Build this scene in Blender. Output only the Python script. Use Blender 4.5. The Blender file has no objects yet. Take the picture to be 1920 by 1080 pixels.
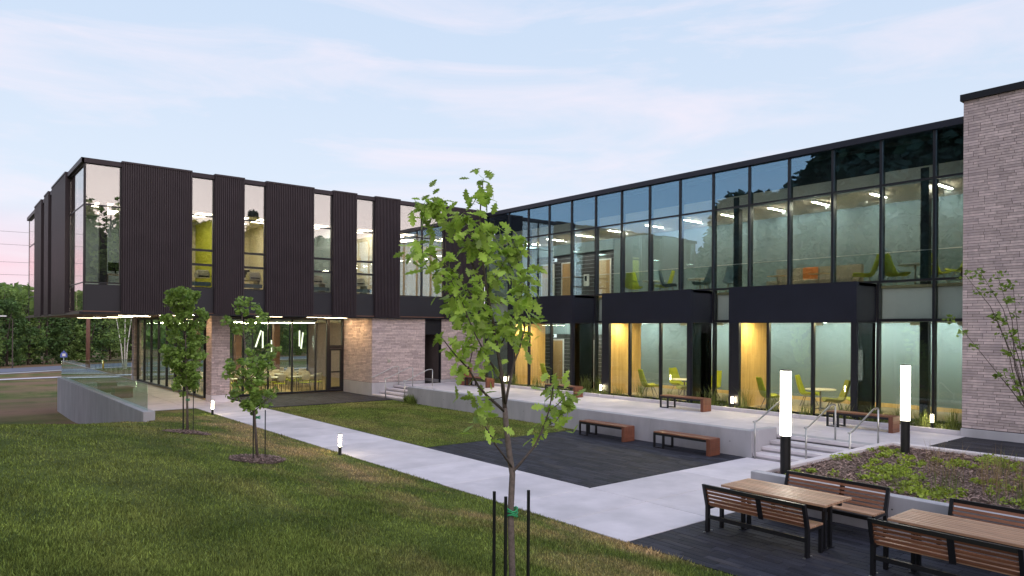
import bpy, math, random
import numpy as np
from mathutils import Vector, Matrix

S = bpy.context.scene
C = S.collection
R = math.radians
random.seed(7)
rng = np.random.default_rng(7)

# ------------------------------------------------------------------ camera
cam_d = bpy.data.cameras.new('camera')
cam = bpy.data.objects.new('camera', cam_d); C.objects.link(cam)
YAW = 0.68644
cam.location = (0, 0, 3.3)
cam.rotation_mode = 'QUATERNION'
fw = Vector((math.sin(YAW), math.cos(YAW), 0)); up = Vector((0, 0, 1)); rt = fw.cross(up)
base = Matrix((rt, up, -fw)).transposed()
cam.rotation_quaternion = (base @ Matrix.Rotation(0.006, 3, 'Z')).to_quaternion()
cam_d.sensor_width = 36
cam_d.lens = 36 * 1329.89 / 1920
cam_d.shift_y = 77.09 / 1920
cam_d.clip_start = 0.1; cam_d.clip_end = 3000
S.camera = cam

# ------------------------------------------------------------------ sky
W = bpy.data.worlds.new('World'); S.world = W; W.use_nodes = True
wt = W.node_tree; wt.nodes.clear()
def wn(t, **k):
    n = wt.nodes.new(t)
    for a, b in k.items(): setattr(n, a, b)
    return n
def wl(a, b): wt.links.new(a, b)
w_out = wn('ShaderNodeOutputWorld'); w_bg = wn('ShaderNodeBackground'); wl(w_bg.outputs[0], w_out.inputs[0])
tc = wn('ShaderNodeTexCoord'); sep = wn('ShaderNodeSeparateXYZ'); wl(tc.outputs['Generated'], sep.inputs[0])
def wmath(op, a, b=None, clamp=False):
    n = wn('ShaderNodeMath', operation=op, use_clamp=clamp)
    for i, s in enumerate((a, b)):
        if s is None: continue
        if isinstance(s, (int, float)): n.inputs[i].default_value = s
        else: wl(s, n.inputs[i])
    return n.outputs[0]
def wmix(fac, a, b, mode='MIX'):
    n = wn('ShaderNodeMix', data_type='RGBA', blend_type=mode)
    if isinstance(fac, (int, float)): n.inputs[0].default_value = fac
    else: wl(fac, n.inputs[0])
    for i, s in ((6, a), (7, b)):
        if isinstance(s, tuple): n.inputs[i].default_value = s + (1,)
        else: wl(s, n.inputs[i])
    return n.outputs[2]
elev = wmath('MAXIMUM', sep.outputs[2], 0.0)
ramp = wn('ShaderNodeValToRGB'); wl(elev, ramp.inputs[0])
cr = ramp.color_ramp
for p, c in ((0.0, (0.83, 0.74, 0.84)), (0.06, (0.76, 0.76, 0.87)), (0.16, (0.67, 0.75, 0.88)), (0.32, (0.59, 0.695, 0.855)), (1.0, (0.34, 0.52, 0.80))):
    if p == 0.0: e = cr.elements[0]
    elif p == 1.0: e = cr.elements[len(cr.elements) - 1]
    else: e = cr.elements.new(p)
    e.position = p; e.color = c + (1,)
# rosy belt low in the north-west (left of the view)
d1 = wmath('SUBTRACT', wmath('MULTIPLY', sep.outputs[1], 1.0), wmath('MULTIPLY', sep.outputs[0], 0.75))
belt = wmath('MULTIPLY', wmath('MULTIPLY_ADD' if False else 'SUBTRACT', d1, 0.72), 3.2, True)
low = wmath('SUBTRACT', 1.0, wmath('MULTIPLY', wmath('ABSOLUTE', wmath('SUBTRACT', elev, 0.07)), 13.0), True)
low = wmath('MAXIMUM', low, 0.0)
belt = wmath('MULTIPLY', belt, low, True)
skyc = wmix(wmath('MULTIPLY', belt, 0.75), ramp.outputs[0], (0.97, 0.52, 0.62))
# thin streaky cloud
mp = wn('ShaderNodeMapping'); wl(tc.outputs['Generated'], mp.inputs[0])
mp.inputs['Scale'].default_value = (1.6, 1.6, 9.0); mp.inputs['Rotation'].default_value = (0.12, -0.10, 0.3)
nz = wn('ShaderNodeTexNoise'); wl(mp.outputs[0], nz.inputs['Vector'])
nz.inputs['Scale'].default_value = 1.7; nz.inputs['Detail'].default_value = 9; nz.inputs['Roughness'].default_value = 0.58; nz.inputs['Distortion'].default_value = 0.6
cl = wmath('MULTIPLY', wmath('SUBTRACT', nz.outputs[0], 0.45), 4.5, True)
skyc = wmix(wmath('MULTIPLY', cl, 0.70), skyc, (0.85, 0.785, 0.88))
# the sun has just set behind the camera: brighter, warmer sky low on that side
back = wmath('MULTIPLY', wmath('ADD', wmath('MULTIPLY', sep.outputs[1], -1.0), 0.15), 0.9, True)
glow = wmath('MULTIPLY', back, wmath('POWER', wmath('SUBTRACT', 1.0, elev, True), 2.2), True)
skyc = wmix(glow, skyc, (2.5, 2.15, 2.05))
nish = wn('ShaderNodeTexSky', sky_type='NISHITA', sun_disc=False)
nish.sun_elevation = R(4); nish.sun_rotation = R(188); nish.air_density = 1.0; nish.dust_density = 0.6
skyc = wmix(1.0, skyc, wmix(0.012, (0, 0, 0), nish.outputs[0]), 'ADD')
wl(skyc, w_bg.inputs[0]); w_bg.inputs[1].default_value = 1.0

sun_d = bpy.data.lights.new('sun', 'SUN'); sun = bpy.data.objects.new('sun', sun_d); C.objects.link(sun)
sun_d.energy = 0.8; sun_d.angle = R(60); sun_d.color = (1.0, 0.82, 0.84)
sun.rotation_euler = Vector((0.25, 1.0, -0.8)).to_track_quat('-Z', 'Y').to_euler()
S.view_settings.view_transform = 'Standard'; S.view_settings.look = 'None'
S.view_settings.exposure = 0.12; S.view_settings.gamma = 1.0
S.render.engine = 'CYCLES'
S.cycles.use_denoising = True
S.cycles.max_bounces = 6; S.cycles.transparent_max_bounces = 14; S.cycles.diffuse_bounces = 3; S.cycles.glossy_bounces = 3
S.cycles.sample_clamp_indirect = 6.0
S.cycles.use_light_tree = True

# ------------------------------------------------------------------ materials
M = {}
def nodes_of(name):
    m = bpy.data.materials.new(name); m.use_nodes = True
    nt = m.node_tree; nt.nodes.clear()
    out = nt.nodes.new('ShaderNodeOutputMaterial')
    return m, nt, out
def N(nt, t, **k):
    n = nt.nodes.new(t)
    for a, b in k.items(): setattr(n, a, b)
    return n
def mixc(nt, fac, a, b, mode='MIX'):
    n = N(nt, 'ShaderNodeMix', data_type='RGBA', blend_type=mode)
    for i, s in ((0, fac), (6, a), (7, b)):
        if isinstance(s, (int, float)): n.inputs[i].default_value = s
        elif isinstance(s, tuple): n.inputs[i].default_value = s + (1,)
        else: nt.links.new(s, n.inputs[i])
    return n.outputs[2]
def mth(nt, op, a, b=None, clamp=False):
    n = N(nt, 'ShaderNodeMath', operation=op, use_clamp=clamp)
    for i, s in enumerate((a, b)):
        if s is None: continue
        if isinstance(s, (int, float)): n.inputs[i].default_value = s
        else: nt.links.new(s, n.inputs[i])
    return n.outputs[0]
def noise(nt, scale, detail=5, stretch=(1, 1, 1), rough=0.55):
    g = N(nt, 'ShaderNodeNewGeometry'); mp = N(nt, 'ShaderNodeMapping')
    nt.links.new(g.outputs['Position'], mp.inputs[0]); mp.inputs['Scale'].default_value = stretch
    n = N(nt, 'ShaderNodeTexNoise'); nt.links.new(mp.outputs[0], n.inputs['Vector'])
    n.inputs['Scale'].default_value = scale; n.inputs['Detail'].default_value = detail; n.inputs['Roughness'].default_value = rough
    return n.outputs[0]
def contrast(nt, v, lo, hi):
    n = N(nt, 'ShaderNodeMapRange'); nt.links.new(v, n.inputs[0])
    n.inputs[1].default_value = lo; n.inputs[2].default_value = hi
    return n.outputs[0]
def piece_random(nt):
    oi = N(nt, 'ShaderNodeObjectInfo'); g = N(nt, 'ShaderNodeNewGeometry')
    return mth(nt, 'FRACT', mth(nt, 'ADD', oi.outputs['Random'], g.outputs['Random Per Island']))
def mat(name, col, rough=0.6, metal=0.0, var=0.15, vscale=3.0, stretch=(1, 1, 1), pieces=0.0, bump=0.0, bscale=60.0, spec=0.5, alt=None, altscale=1.2, altlo=0.5, althi=0.7, emit=None, estr=0.0, transl=0.0):
    m, nt, out = nodes_of(name)
    b = N(nt, 'ShaderNodeBsdfPrincipled')
    v = noise(nt, vscale, 6, stretch)
    c = mixc(nt, contrast(nt, v, 0.3, 0.7), tuple(x * (1 - var) for x in col), tuple(min(1, x * (1 + var)) for x in col))
    if alt:
        v2 = noise(nt, altscale, 6, stretch)
        c = mixc(nt, contrast(nt, v2, altlo, althi), c, alt)
    if pieces:
        r = piece_random(nt)
        k = mth(nt, 'ADD', mth(nt, 'MULTIPLY', r, 2 * pieces), 1 - pieces)
        cc = N(nt, 'ShaderNodeCombineColor')
        for i in range(3): nt.links.new(k, cc.inputs[i])
        c = mixc(nt, 1.0, c, cc.outputs[0], 'MULTIPLY')
    nt.links.new(c, b.inputs['Base Color'])
    b.inputs['Roughness'].default_value = rough; b.inputs['Metallic'].default_value = metal
    b.inputs['Specular IOR Level'].default_value = spec
    if bump:
        bn = N(nt, 'ShaderNodeBump'); bn.inputs['Strength'].default_value = bump; bn.inputs['Distance'].default_value = 0.02
        nt.links.new(noise(nt, bscale, 4, stretch), bn.inputs['Height']); nt.links.new(bn.outputs[0], b.inputs['Normal'])
    if emit:
        b.inputs['Emission Color'].default_value = emit + (1,); b.inputs['Emission Strength'].default_value = estr
    last = b.outputs[0]
    if transl:
        t = N(nt, 'ShaderNodeBsdfTranslucent'); nt.links.new(c, t.inputs[0])
        mx = N(nt, 'ShaderNodeMixShader'); mx.inputs[0].default_value = transl
        nt.links.new(last, mx.inputs[1]); nt.links.new(t.outputs[0], mx.inputs[2]); last = mx.outputs[0]
    nt.links.new(last, out.inputs[0])
    M[name] = m
    return m
def glass(name, f0, tint=(0.9, 0.95, 0.93), refl=(1, 1, 1), wobble=0.0, rough=0.0):
    m, nt, out = nodes_of(name)
    tr = N(nt, 'ShaderNodeBsdfTransparent'); tr.inputs[0].default_value = tint + (1,)
    gl = N(nt, 'ShaderNodeBsdfGlossy'); gl.inputs[0].default_value = refl + (1,); gl.inputs['Roughness'].default_value = rough
    lw = N(nt, 'ShaderNodeLayerWeight'); lw.inputs[0].default_value = 0.5
    p = mth(nt, 'POWER', lw.outputs['Facing'], 5.0)
    f = mth(nt, 'ADD', mth(nt, 'MULTIPLY', p, 1 - f0), f0, True)
    if wobble:
        bn = N(nt, 'ShaderNodeBump'); bn.inputs['Strength'].default_value = wobble; bn.inputs['Distance'].default_value = 0.02
        nt.links.new(noise(nt, 0.9, 2), bn.inputs['Height']); nt.links.new(bn.outputs[0], gl.inputs['Normal'])
    mx = N(nt, 'ShaderNodeMixShader')
    nt.links.new(f, mx.inputs[0]); nt.links.new(tr.outputs[0], mx.inputs[1]); nt.links.new(gl.outputs[0], mx.inputs[2])
    nt.links.new(mx.outputs[0], out.inputs[0]); M[name] = m
def lamp(name, col, strength):
    m, nt, out = nodes_of(name)
    e = N(nt, 'ShaderNodeEmission'); e.inputs[0].default_value = col + (1,); e.inputs[1].default_value = strength
    nt.links.new(e.outputs[0], out.inputs[0]); M[name] = m
    try: m.cycles.emission_sampling = 'AUTO'
    except Exception: pass

mat('concrete_wall', (0.46, 0.445, 0.47), 0.75, var=0.14, vscale=2.2, stretch=(1, 1, 0.35), bump=0.12, bscale=40, alt=(0.30, 0.30, 0.32), altscale=1.1, altlo=0.55, althi=0.85)
mat('concrete_slab', (0.71, 0.65, 0.67), 0.8, var=0.10, vscale=1.6, pieces=0.07, bump=0.1, bscale=90, alt=(0.55, 0.51, 0.525), altscale=0.6, altlo=0.5, althi=0.75)
mat('concrete_bed', (0.10, 0.10, 0.10), 0.9)
mat('paver', (0.030, 0.030, 0.041), 0.68, var=0.35, vscale=7, stretch=(2.2, 0.35, 1), pieces=0.42, bump=0.2, bscale=50, spec=0.3, alt=(0.085, 0.070, 0.064), altscale=1.3, altlo=0.56, althi=0.80)
mat('paver_bed', (0.02, 0.02, 0.022), 0.9)
mat('brick', (0.56, 0.455, 0.44), 0.8, var=0.16, vscale=9, pieces=0.2, bump=0.25, bscale=45, alt=(0.48, 0.39, 0.39), altscale=3, altlo=0.5, althi=0.7)
mat('mortar', (0.10, 0.078, 0.075), 0.95, var=0.1)
mat('ribbed_metal', (0.044, 0.033, 0.039), 0.45, metal=0.0, var=0.12, vscale=1.5, spec=0.25, bump=0.02, bscale=3)
mat('black_metal', (0.010, 0.010, 0.014), 0.38, metal=0.1, var=0.12, vscale=1.2, spec=0.5)
mat('frame_metal', (0.014, 0.014, 0.019), 0.4, var=0.1, spec=0.5)
mat('box_metal', (0.014, 0.015, 0.026), 0.42, var=0.15, vscale=0.8, spec=0.45)
mat('spandrel_metal', (0.018, 0.017, 0.024), 0.5, var=0.08, vscale=1.0)
mat('soffit_wood', (0.17, 0.085, 0.055), 0.6, var=0.2, vscale=6, stretch=(0.2, 3, 1))
mat('roofing', (0.08, 0.08, 0.085), 0.9, var=0.2)
mat('teal_paint', (0.18, 0.232, 0.238), 0.75, var=0.01, vscale=0.6)
mat('blue_paint', (0.23, 0.30, 0.33), 0.75, var=0.03, vscale=0.6)
mat('cream_paint', (0.66, 0.60, 0.47), 0.75, var=0.03, vscale=0.6)
mat('lime_paint', (0.50, 0.52, 0.035), 0.7, var=0.03, vscale=0.6)
mat('white_paint', (0.76, 0.74, 0.70), 0.75, var=0.03)
mat('ceiling_tile', (0.66, 0.63, 0.58), 0.85, var=0.04, bump=0.05)
mat('dark_tile', (0.055, 0.052, 0.050), 0.5, var=0.2, vscale=5, pieces=0.25)
mat('carpet', (0.42, 0.34, 0.21), 0.9, var=0.15, vscale=20)
mat('plank_floor', (0.52, 0.38, 0.17), 0.5, var=0.18, vscale=4, stretch=(0.4, 4, 1))
mat('slat_wood', (0.72, 0.48, 0.19), 0.5, var=0.13, vscale=5, stretch=(2, 2, 0.2), pieces=0.1)
mat('door_wood', (0.50, 0.30, 0.13), 0.5, var=0.12, vscale=4, stretch=(2, 2, 0.2))
mat('deck_wood', (0.25, 0.105, 0.055), 0.5, var=0.25, vscale=9, stretch=(5, 0.4, 5), pieces=0.2, bump=0.15, bscale=40)
mat('table_wood', (0.48, 0.285, 0.175), 0.42, var=0.22, vscale=9, stretch=(5, 0.4, 5), pieces=0.18, bump=0.15, bscale=40)
mat('bench_wood', (0.19, 0.068, 0.038), 0.5, var=0.22, vscale=6, stretch=(3, 3, 0.5), pieces=0.15, bump=0.1)
mat('powder_steel', (0.012, 0.012, 0.014), 0.38, var=0.1, spec=0.55)
mat('stainless', (0.50, 0.49, 0.47), 0.32, metal=0.9, var=0.08)
mat('lime_fabric', (0.42, 0.46, 0.035), 0.85, var=0.1, vscale=14, bump=0.08)
mat('olive_fabric', (0.24, 0.25, 0.05), 0.85, var=0.1, vscale=14)
mat('blue_fabric', (0.085, 0.125, 0.15), 0.85, var=0.1, vscale=14)
mat('taupe_fabric', (0.30, 0.24, 0.17), 0.85, var=0.1, vscale=14)
mat('orange_fabric', (0.60, 0.17, 0.03), 0.85, var=0.1, vscale=14)
mat('chair_shell', (0.66, 0.56, 0.40), 0.55, var=0.06)
mat('chair_leg', (0.22, 0.19, 0.15), 0.4, metal=0.6)
mat('laminate', (0.78, 0.74, 0.66), 0.45, var=0.04)
mat('printer_plastic', (0.62, 0.58, 0.48), 0.5, var=0.04)
mat('screen', (0.008, 0.008, 0.010), 0.2)
mat('pot', (0.30, 0.04, 0.035), 0.6)
mat('bark_pale', (0.15, 0.12, 0.105), 0.85, var=0.3, vscale=30, bump=0.4, bscale=60)
mat('bark', (0.085, 0.066, 0.055), 0.9, var=0.35, vscale=20, bump=0.4, bscale=40)
mat('birch_bark', (0.72, 0.68, 0.62), 0.8, var=0.1, alt=(0.10, 0.09, 0.08), altscale=6, altlo=0.62, althi=0.68)
mat('oak_leaf', (0.36, 0.51, 0.085), 0.5, var=0.3, vscale=5, pieces=0.45, transl=0.45)
mat('young_leaf', (0.23, 0.36, 0.07), 0.55, var=0.3, vscale=3, pieces=0.3, transl=0.3)
mat('forest_leaf', (0.16, 0.25, 0.06), 0.7, var=0.4, vscale=0.5, pieces=0.45, transl=0.25)
mat('forest_leaf_dark', (0.07, 0.135, 0.034), 0.7, var=0.4, vscale=0.5, pieces=0.45, transl=0.2)
mat('needle', (0.030, 0.058, 0.032), 0.7, var=0.3, vscale=0.6, pieces=0.35, transl=0.1)
mat('brown_leaf', (0.10, 0.075, 0.035), 0.7, var=0.3, vscale=0.6, pieces=0.35, transl=0.2)
mat('shrub_leaf', (0.17, 0.26, 0.035), 0.5, var=0.25, vscale=8, pieces=0.3, transl=0.35)
mat('cover_leaf', (0.33, 0.42, 0.05), 0.55, var=0.25, vscale=6, pieces=0.35, transl=0.3)
mat('tuft_blade', (0.16, 0.20, 0.045), 0.6, var=0.3, vscale=6, pieces=0.3, transl=0.3)
mat('dry_blade', (0.34, 0.24, 0.12), 0.7, var=0.25, vscale=6, pieces=0.25, transl=0.3)
mat('mulch', (0.10, 0.060, 0.045), 0.9, var=0.4, vscale=30, bump=0.5, bscale=40)
mat('wood_chip', (0.27, 0.18, 0.15), 0.85, var=0.3, vscale=20, pieces=0.5)
mat('asphalt', (0.19, 0.19, 0.235), 0.85, var=0.12, vscale=1.5)
mat('road_edge', (0.50, 0.47, 0.46), 0.85, var=0.1)
mat('pole_wood', (0.20, 0.10, 0.075), 0.85, var=0.2, stretch=(4, 4, 0.4))
mat('green_tie', (0.03, 0.33, 0.13), 0.5)
mat('sign_blue', (0.10, 0.14, 0.42), 0.4)
mat('yellow_paint', (0.60, 0.36, 0.02), 0.5)
mat('white_plastic', (0.75, 0.74, 0.72), 0.4)
mat('hill_green', (0.085, 0.13, 0.04), 0.9, var=0.4, vscale=0.12, bump=1.0, bscale=0.4)
mat('blind', (0.80, 0.72, 0.55), 0.8, var=0.03, transl=0.65)
mat('frosted', (0.78, 0.72, 0.70), 0.5, var=0.03)
mat('hole', (0.03, 0.03, 0.03), 0.9)
glass('wing_glass', 0.225, (0.93, 0.97, 0.95), (0.47, 0.75, 1.0), 0.04)
glass('office_glass', 0.22, (0.90, 0.92, 0.90), (1.0, 0.97, 0.96), 0.05)
glass('cafe_glass', 0.055, (0.88, 0.93, 0.90), (0.9, 1.0, 0.97), 0.03)
glass('dark_glass', 0.06, (0.10, 0.095, 0.09), (0.8, 0.85, 0.9), 0.03)
glass('rail_glass', 0.09, (0.84, 0.93, 0.90), (0.9, 1.0, 0.97))
glass('inner_glass', 0.05, (0.95, 0.98, 0.97), (0.9, 1.0, 1.0))
lamp('strip_light', (1.0, 0.88, 0.66), 120)
lamp('office_light', (1.0, 0.87, 0.66), 17)
lamp('down_light', (1.0, 0.76, 0.40), 850)
lamp('wash_light', (0.93, 1.0, 0.97), 150)
lamp('wash_light_low', (0.95, 1.0, 0.95), 430)
lamp('cafe_light', (1.0, 0.86, 0.60), 95)
lamp('brick_fill_light', (1.0, 0.66, 0.32), 420)
lamp('soffit_light', (1.0, 0.80, 0.50), 20)
lamp('column_light', (1.0, 0.93, 0.80), 12)
lamp('bollard_light', (1.0, 0.84, 0.56), 55)
lamp('pendant_light', (1.0, 0.95, 0.72), 2.2)
lamp('exit_light', (0.9, 0.95, 1.0), 1.4)

# grass: greens with tan worn patches
def grass_mat(name, k=1.0, blade=False):
    m, nt, out = nodes_of(name)
    b = N(nt, 'ShaderNodeBsdfPrincipled')
    n1 = contrast(nt, noise(nt, 0.9, 6), 0.35, 0.65)
    c = mixc(nt, n1, (0.052 * k, 0.074 * k, 0.015 * k), (0.105 * k, 0.135 * k, 0.028 * k))
    n3 = contrast(nt, noise(nt, 16.0, 3), 0.35, 0.7)
    c = mixc(nt, mth(nt, 'MULTIPLY', n3, 0.45), c, (0.050 * k, 0.062 * k, 0.016 * k))
    n2 = contrast(nt, noise(nt, 0.42, 8, (1.2, 0.55, 1), 0.65), 0.44, 0.62)
    g = N(nt, 'ShaderNodeNewGeometry'); sp = N(nt, 'ShaderNodeSeparateXYZ'); nt.links.new(g.outputs['Position'], sp.inputs[0])
    nearpath = contrast(nt, sp.outputs[0], 3.6, 7.4)
    n2 = mth(nt, 'MULTIPLY', n2, mth(nt, 'SUBTRACT', 1.0, mth(nt, 'MULTIPLY', contrast(nt, sp.outputs[0], 9.4, 9.6), 0.72)))
    n2 = mth(nt, 'MULTIPLY', n2, mth(nt, 'ADD', mth(nt, 'MULTIPLY', nearpath, 0.85), 0.07))
    c = mixc(nt, n2, c, (0.25 * k, 0.17 * k, 0.085 * k))
    far = contrast(nt, sp.outputs[1], 33.0, 40.0)
    n4 = contrast(nt, noise(nt, 0.12, 4, (0.3, 1.6, 1)), 0.38, 0.6)
    c = mixc(nt, mth(nt, 'MULTIPLY', far, n4), c, (0.20 * k, 0.12 * k, 0.075 * k))
    n5 = contrast(nt, noise(nt, 0.7, 5, (0.5, 1.5, 1)), 0.64, 0.72)
    c = mixc(nt, mth(nt, 'MULTIPLY', n5, 0.5), c, (0.035 * k, 0.030 * k, 0.018 * k))
    if blade:
        rr = mth(nt, 'ADD', mth(nt, 'MULTIPLY', mth(nt, 'POWER', piece_random(nt), 1.6), 1.25), 0.42)
        cc = N(nt, 'ShaderNodeCombineColor')
        for i in range(3): nt.links.new(rr, cc.inputs[i])
        c = mixc(nt, 1.0, c, cc.outputs[0], 'MULTIPLY')
    nt.links.new(c, b.inputs['Base Color']); b.inputs['Roughness'].default_value = 0.9; b.inputs['Specular IOR Level'].default_value = 0.15
    bn = N(nt, 'ShaderNodeBump'); bn.inputs['Strength'].default_value = 0.7; bn.inputs['Distance'].default_value = 0.05
    nt.links.new(noise(nt, 22, 5), bn.inputs['Height']); nt.links.new(bn.outputs[0], b.inputs['Normal'])
    nt.links.new(b.outputs[0], out.inputs[0]); M[name] = m
grass_mat('grass_ground', 1.35); grass_mat('grass_blade', 2.7, True)

# ------------------------------------------------------------------ builders
def link_mesh(name, verts, faces, material, parent=None, kind=None, smooth=False, loc=None):
    me = bpy.data.meshes.new(name)
    verts = np.asarray(verts, dtype=np.float32).reshape(-1, 3)
    off = np.zeros(3, np.float32)
    if parent is not None and loc is None:
        p = parent; off = np.array(p.get('_w', (0, 0, 0)), np.float32)
    if isinstance(faces, np.ndarray):
        k = faces.shape[1]
        me.vertices.add(len(verts)); me.vertices.foreach_set('co', (verts - off).ravel())
        me.loops.add(faces.size); me.loops.foreach_set('vertex_index', faces.astype(np.int32).ravel())
        me.polygons.add(len(faces)); me.polygons.foreach_set('loop_start', np.arange(0, faces.size, k, dtype=np.int32))
        me.polygons.foreach_set('loop_total', np.full(len(faces), k, np.int32))
        me.update(calc_edges=True)
    else:
        me.from_pydata([tuple(v) for v in (verts - off)], [], faces); me.update()
    if smooth:
        me.polygons.foreach_set('use_smooth', np.ones(len(me.polygons), bool))
    me.materials.append(M[material])
    o = bpy.data.objects.new(name, me); C.objects.link(o)
    if parent is not None: o.parent = parent
    if loc is not None: o.location = loc
    o['_w'] = tuple(float(x) for x in off)
    if kind: o['kind'] = kind
    return o
class B:
    def __init__(s): s.v = []; s.f = []
    def box(s, x0, x1, y0, y1, z0, z1):
        i = len(s.v)
        s.v += [(x0, y0, z0), (x1, y0, z0), (x1, y1, z0), (x0, y1, z0), (x0, y0, z1), (x1, y0, z1), (x1, y1, z1), (x0, y1, z1)]
        s.f += [(i, i+3, i+2, i+1), (i+4, i+5, i+6, i+7), (i, i+1, i+5, i+4), (i+1, i+2, i+6, i+5), (i+2, i+3, i+7, i+6), (i+3, i, i+4, i+7)]
        return s
    def cbox(s, x0, x1, y0, y1, z0, z1, c=0.006):
        # box with chamfered vertical and top edges
        i = len(s.v)
        def ring(z, d, cc):
            return [(x0+d+cc, y0+d, z), (x1-d-cc, y0+d, z), (x1-d, y0+d+cc, z), (x1-d, y1-d-cc, z), (x1-d-cc, y1-d, z), (x0+d+cc, y1-d, z), (x0+d, y1-d-cc, z), (x0+d, y0+d+cc, z)]
        s.v += ring(z0, 0, c) + ring(z1 - c, 0, c) + ring(z1, c, c * 0.6)
        for k in range(2):
            for j in range(8):
                a = i + k*8 + j; b = i + k*8 + (j+1) % 8
                s.f.append((a, b, b+8, a+8))
        s.f.append(tuple(i + 16 + j for j in range(8))); s.f.append(tuple(i + 7 - j for j in range(8)))
        return s
    def quad(s, a, b, c, d):
        i = len(s.v); s.v += [a, b, c, d]; s.f.append((i, i+1, i+2, i+3)); return s
    def poly(s, pts):
        i = len(s.v); s.v += pts; s.f.append(tuple(range(i, i+len(pts)))); return s
    def prism(s, pts, h0, h1, axis='z'):
        # pts: 2-D outline, extruded along axis
        i = len(s.v); n = len(pts)
        for h in (h0, h1):
            for a, b in pts:
                s.v.append({'z': (a, b, h), 'y': (a, h, b), 'x': (h, a, b)}[axis])
        for j in range(n):
            k = (j+1) % n; s.f.append((i+j, i+k, i+n+k, i+n+j))
        s.f.append(tuple(i+n-1-j for j in range(n))); s.f.append(tuple(i+n+j for j in range(n)))
        return s
    def tube(s, pts, r, n=8, cap=True):
        pts = [Vector(p) for p in pts]
        rs = r if isinstance(r, (list, tuple)) else [r] * len(pts)
        i0 = len(s.v); prev = None
        for k, p in enumerate(pts):
            t = (pts[min(k+1, len(pts)-1)] - pts[max(k-1, 0)])
            t = t.normalized() if t.length > 1e-9 else Vector((0, 0, 1))
            if prev is None:
                a = t.orthogonal().normalized()
            else:
                a = (prev - t * prev.dot(t))
                a = a.normalized() if a.length > 1e-6 else t.orthogonal().normalized()
            prev = a; b = t.cross(a)
            for j in range(n):
                th = 2 * math.pi * j / n
                s.v.append(tuple(p + (a * math.cos(th) + b * math.sin(th)) * rs[k]))
        for k in range(len(pts) - 1):
            for j in range(n):
                a = i0 + k*n + j; b = i0 + k*n + (j+1) % n
                s.f.append((a, b, b+n, a+n))
        if cap:
            s.f.append(tuple(i0 + n-1-j for j in range(n))); e = i0 + (len(pts)-1)*n
            s.f.append(tuple(e + j for j in range(n)))
        return s
    def lathe(s, prof, cx=0, cy=0, n=20):
        i0 = len(s.v)
        for r, z in prof:
            for j in range(n):
                th = 2 * math.pi * j / n; s.v.append((cx + r*math.cos(th), cy + r*math.sin(th), z))
        for k in range(len(prof) - 1):
            for j in range(n):
                a = i0 + k*n + j; b = i0 + k*n + (j+1) % n; s.f.append((a, b, b+n, a+n))
        s.f.append(tuple(i0 + n-1-j for j in range(n))); e = i0 + (len(prof)-1)*n
        s.f.append(tuple(e + j for j in range(n)))
        return s
    def build(s, name, material, parent=None, kind=None, smooth=False):
        return link_mesh(name, s.v, s.f, material, parent, kind, smooth)
def bx(name, material, parent, *a, kind=None):
    return B().box(*a).build(name, material, parent, kind)
ALL = {}
def thing(name, label, cat, loc=(0, 0, 0), rz=0.0, group=None):
    o = bpy.data.objects.new(name, None); C.objects.link(o)
    o.location = loc; o.rotation_euler = (0, 0, rz); o.empty_display_size = 0.2
    o['label'] = label; o['category'] = cat
    if group: o['group'] = group
    o['_w'] = tuple(float(x) for x in loc) if rz == 0 else (0, 0, 0)
    return o
def tag(o, label, cat, group=None):
    o['label'] = label; o['category'] = cat
    if group: o['group'] = group
    return o
def copy_thing(o, label, loc, rz=0.0, scale=None, parent=None):
    c = o.copy(); C.objects.link(c); c.parent = parent
    if parent is None:
        c.location = loc; c.rotation_euler = (0, 0, rz); c['label'] = label
        if scale: c.scale = (scale, scale, scale) if isinstance(scale, (int, float)) else scale
    for ch in list(o.children): copy_thing(ch, None, None, parent=c)
    return c
ORD = ['first', 'second', 'third', 'fourth', 'fifth', 'sixth', 'seventh', 'eighth', 'ninth', 'tenth', 'eleventh', 'twelfth', 'thirteenth', 'fourteenth', 'fifteenth', 'sixteenth', 'seventeenth', 'eighteenth', 'nineteenth', 'twentieth', 'twenty-first', 'twenty-second']
# ================================================================== ground
def sstep(a, b, x):
    t = np.clip((x - a) / (b - a), 0, 1); return t * t * (3 - 2 * t)
def terrain(X, Y):
    X = np.asarray(X, float); Y = np.asarray(Y, float)
    berm = 0.135 * np.clip(8.38 - X, 0, 13)
    fade = sstep(19.5, 30.0, Y)
    und = 0.05 * np.sin(X * 1.3 + 0.7 * Y) * sstep(8.2, 6.5, X) * np.where(X < 8.4, 1, 0)
    z = (berm + und * 0.6) * (1 - fade)
    drop = -1.55 * sstep(25.0, 43.0, Y)
    leftside = X < 5.8
    z = z + np.where(leftside, drop, 0.0)
    z = np.where(X > 8.37, -0.12, z)
    z = np.where((X >= 5.8) & (Y > 48.2), -1.55 * sstep(48.25, 49.0, Y) - 0.12 * (1 - sstep(48.25, 49.0, Y)), z)
    z = np.where((X > 6.0) & (X <= 8.37) & (Y > 30.4) & (Y <= 48.2), -0.12, z)
    return z
def axis(parts):
    out = []
    for a, b, st in parts: out += list(np.arange(a, b - 1e-6, st))
    out.append(parts[-1][1]); return np.array(sorted(set(np.round(out, 4))))
gx = axis([(-400, -60, 40), (-60, -10, 5), (-10, 5.4, 0.35), (5.4, 5.79, 0.39), (5.79, 5.81, 0.02), (5.81, 8.36, 0.425), (8.36, 8.4, 0.04), (8.4, 60, 4), (60, 500, 40)])
gy = axis([(-200, -20, 20), (-20, 4, 2), (4, 52, 0.4), (52, 140, 4), (140, 900, 60)])
GX, GY = np.meshgrid(gx, gy, indexing='ij')
GZ = terrain(GX, GY)
nx, ny = GX.shape
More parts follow.
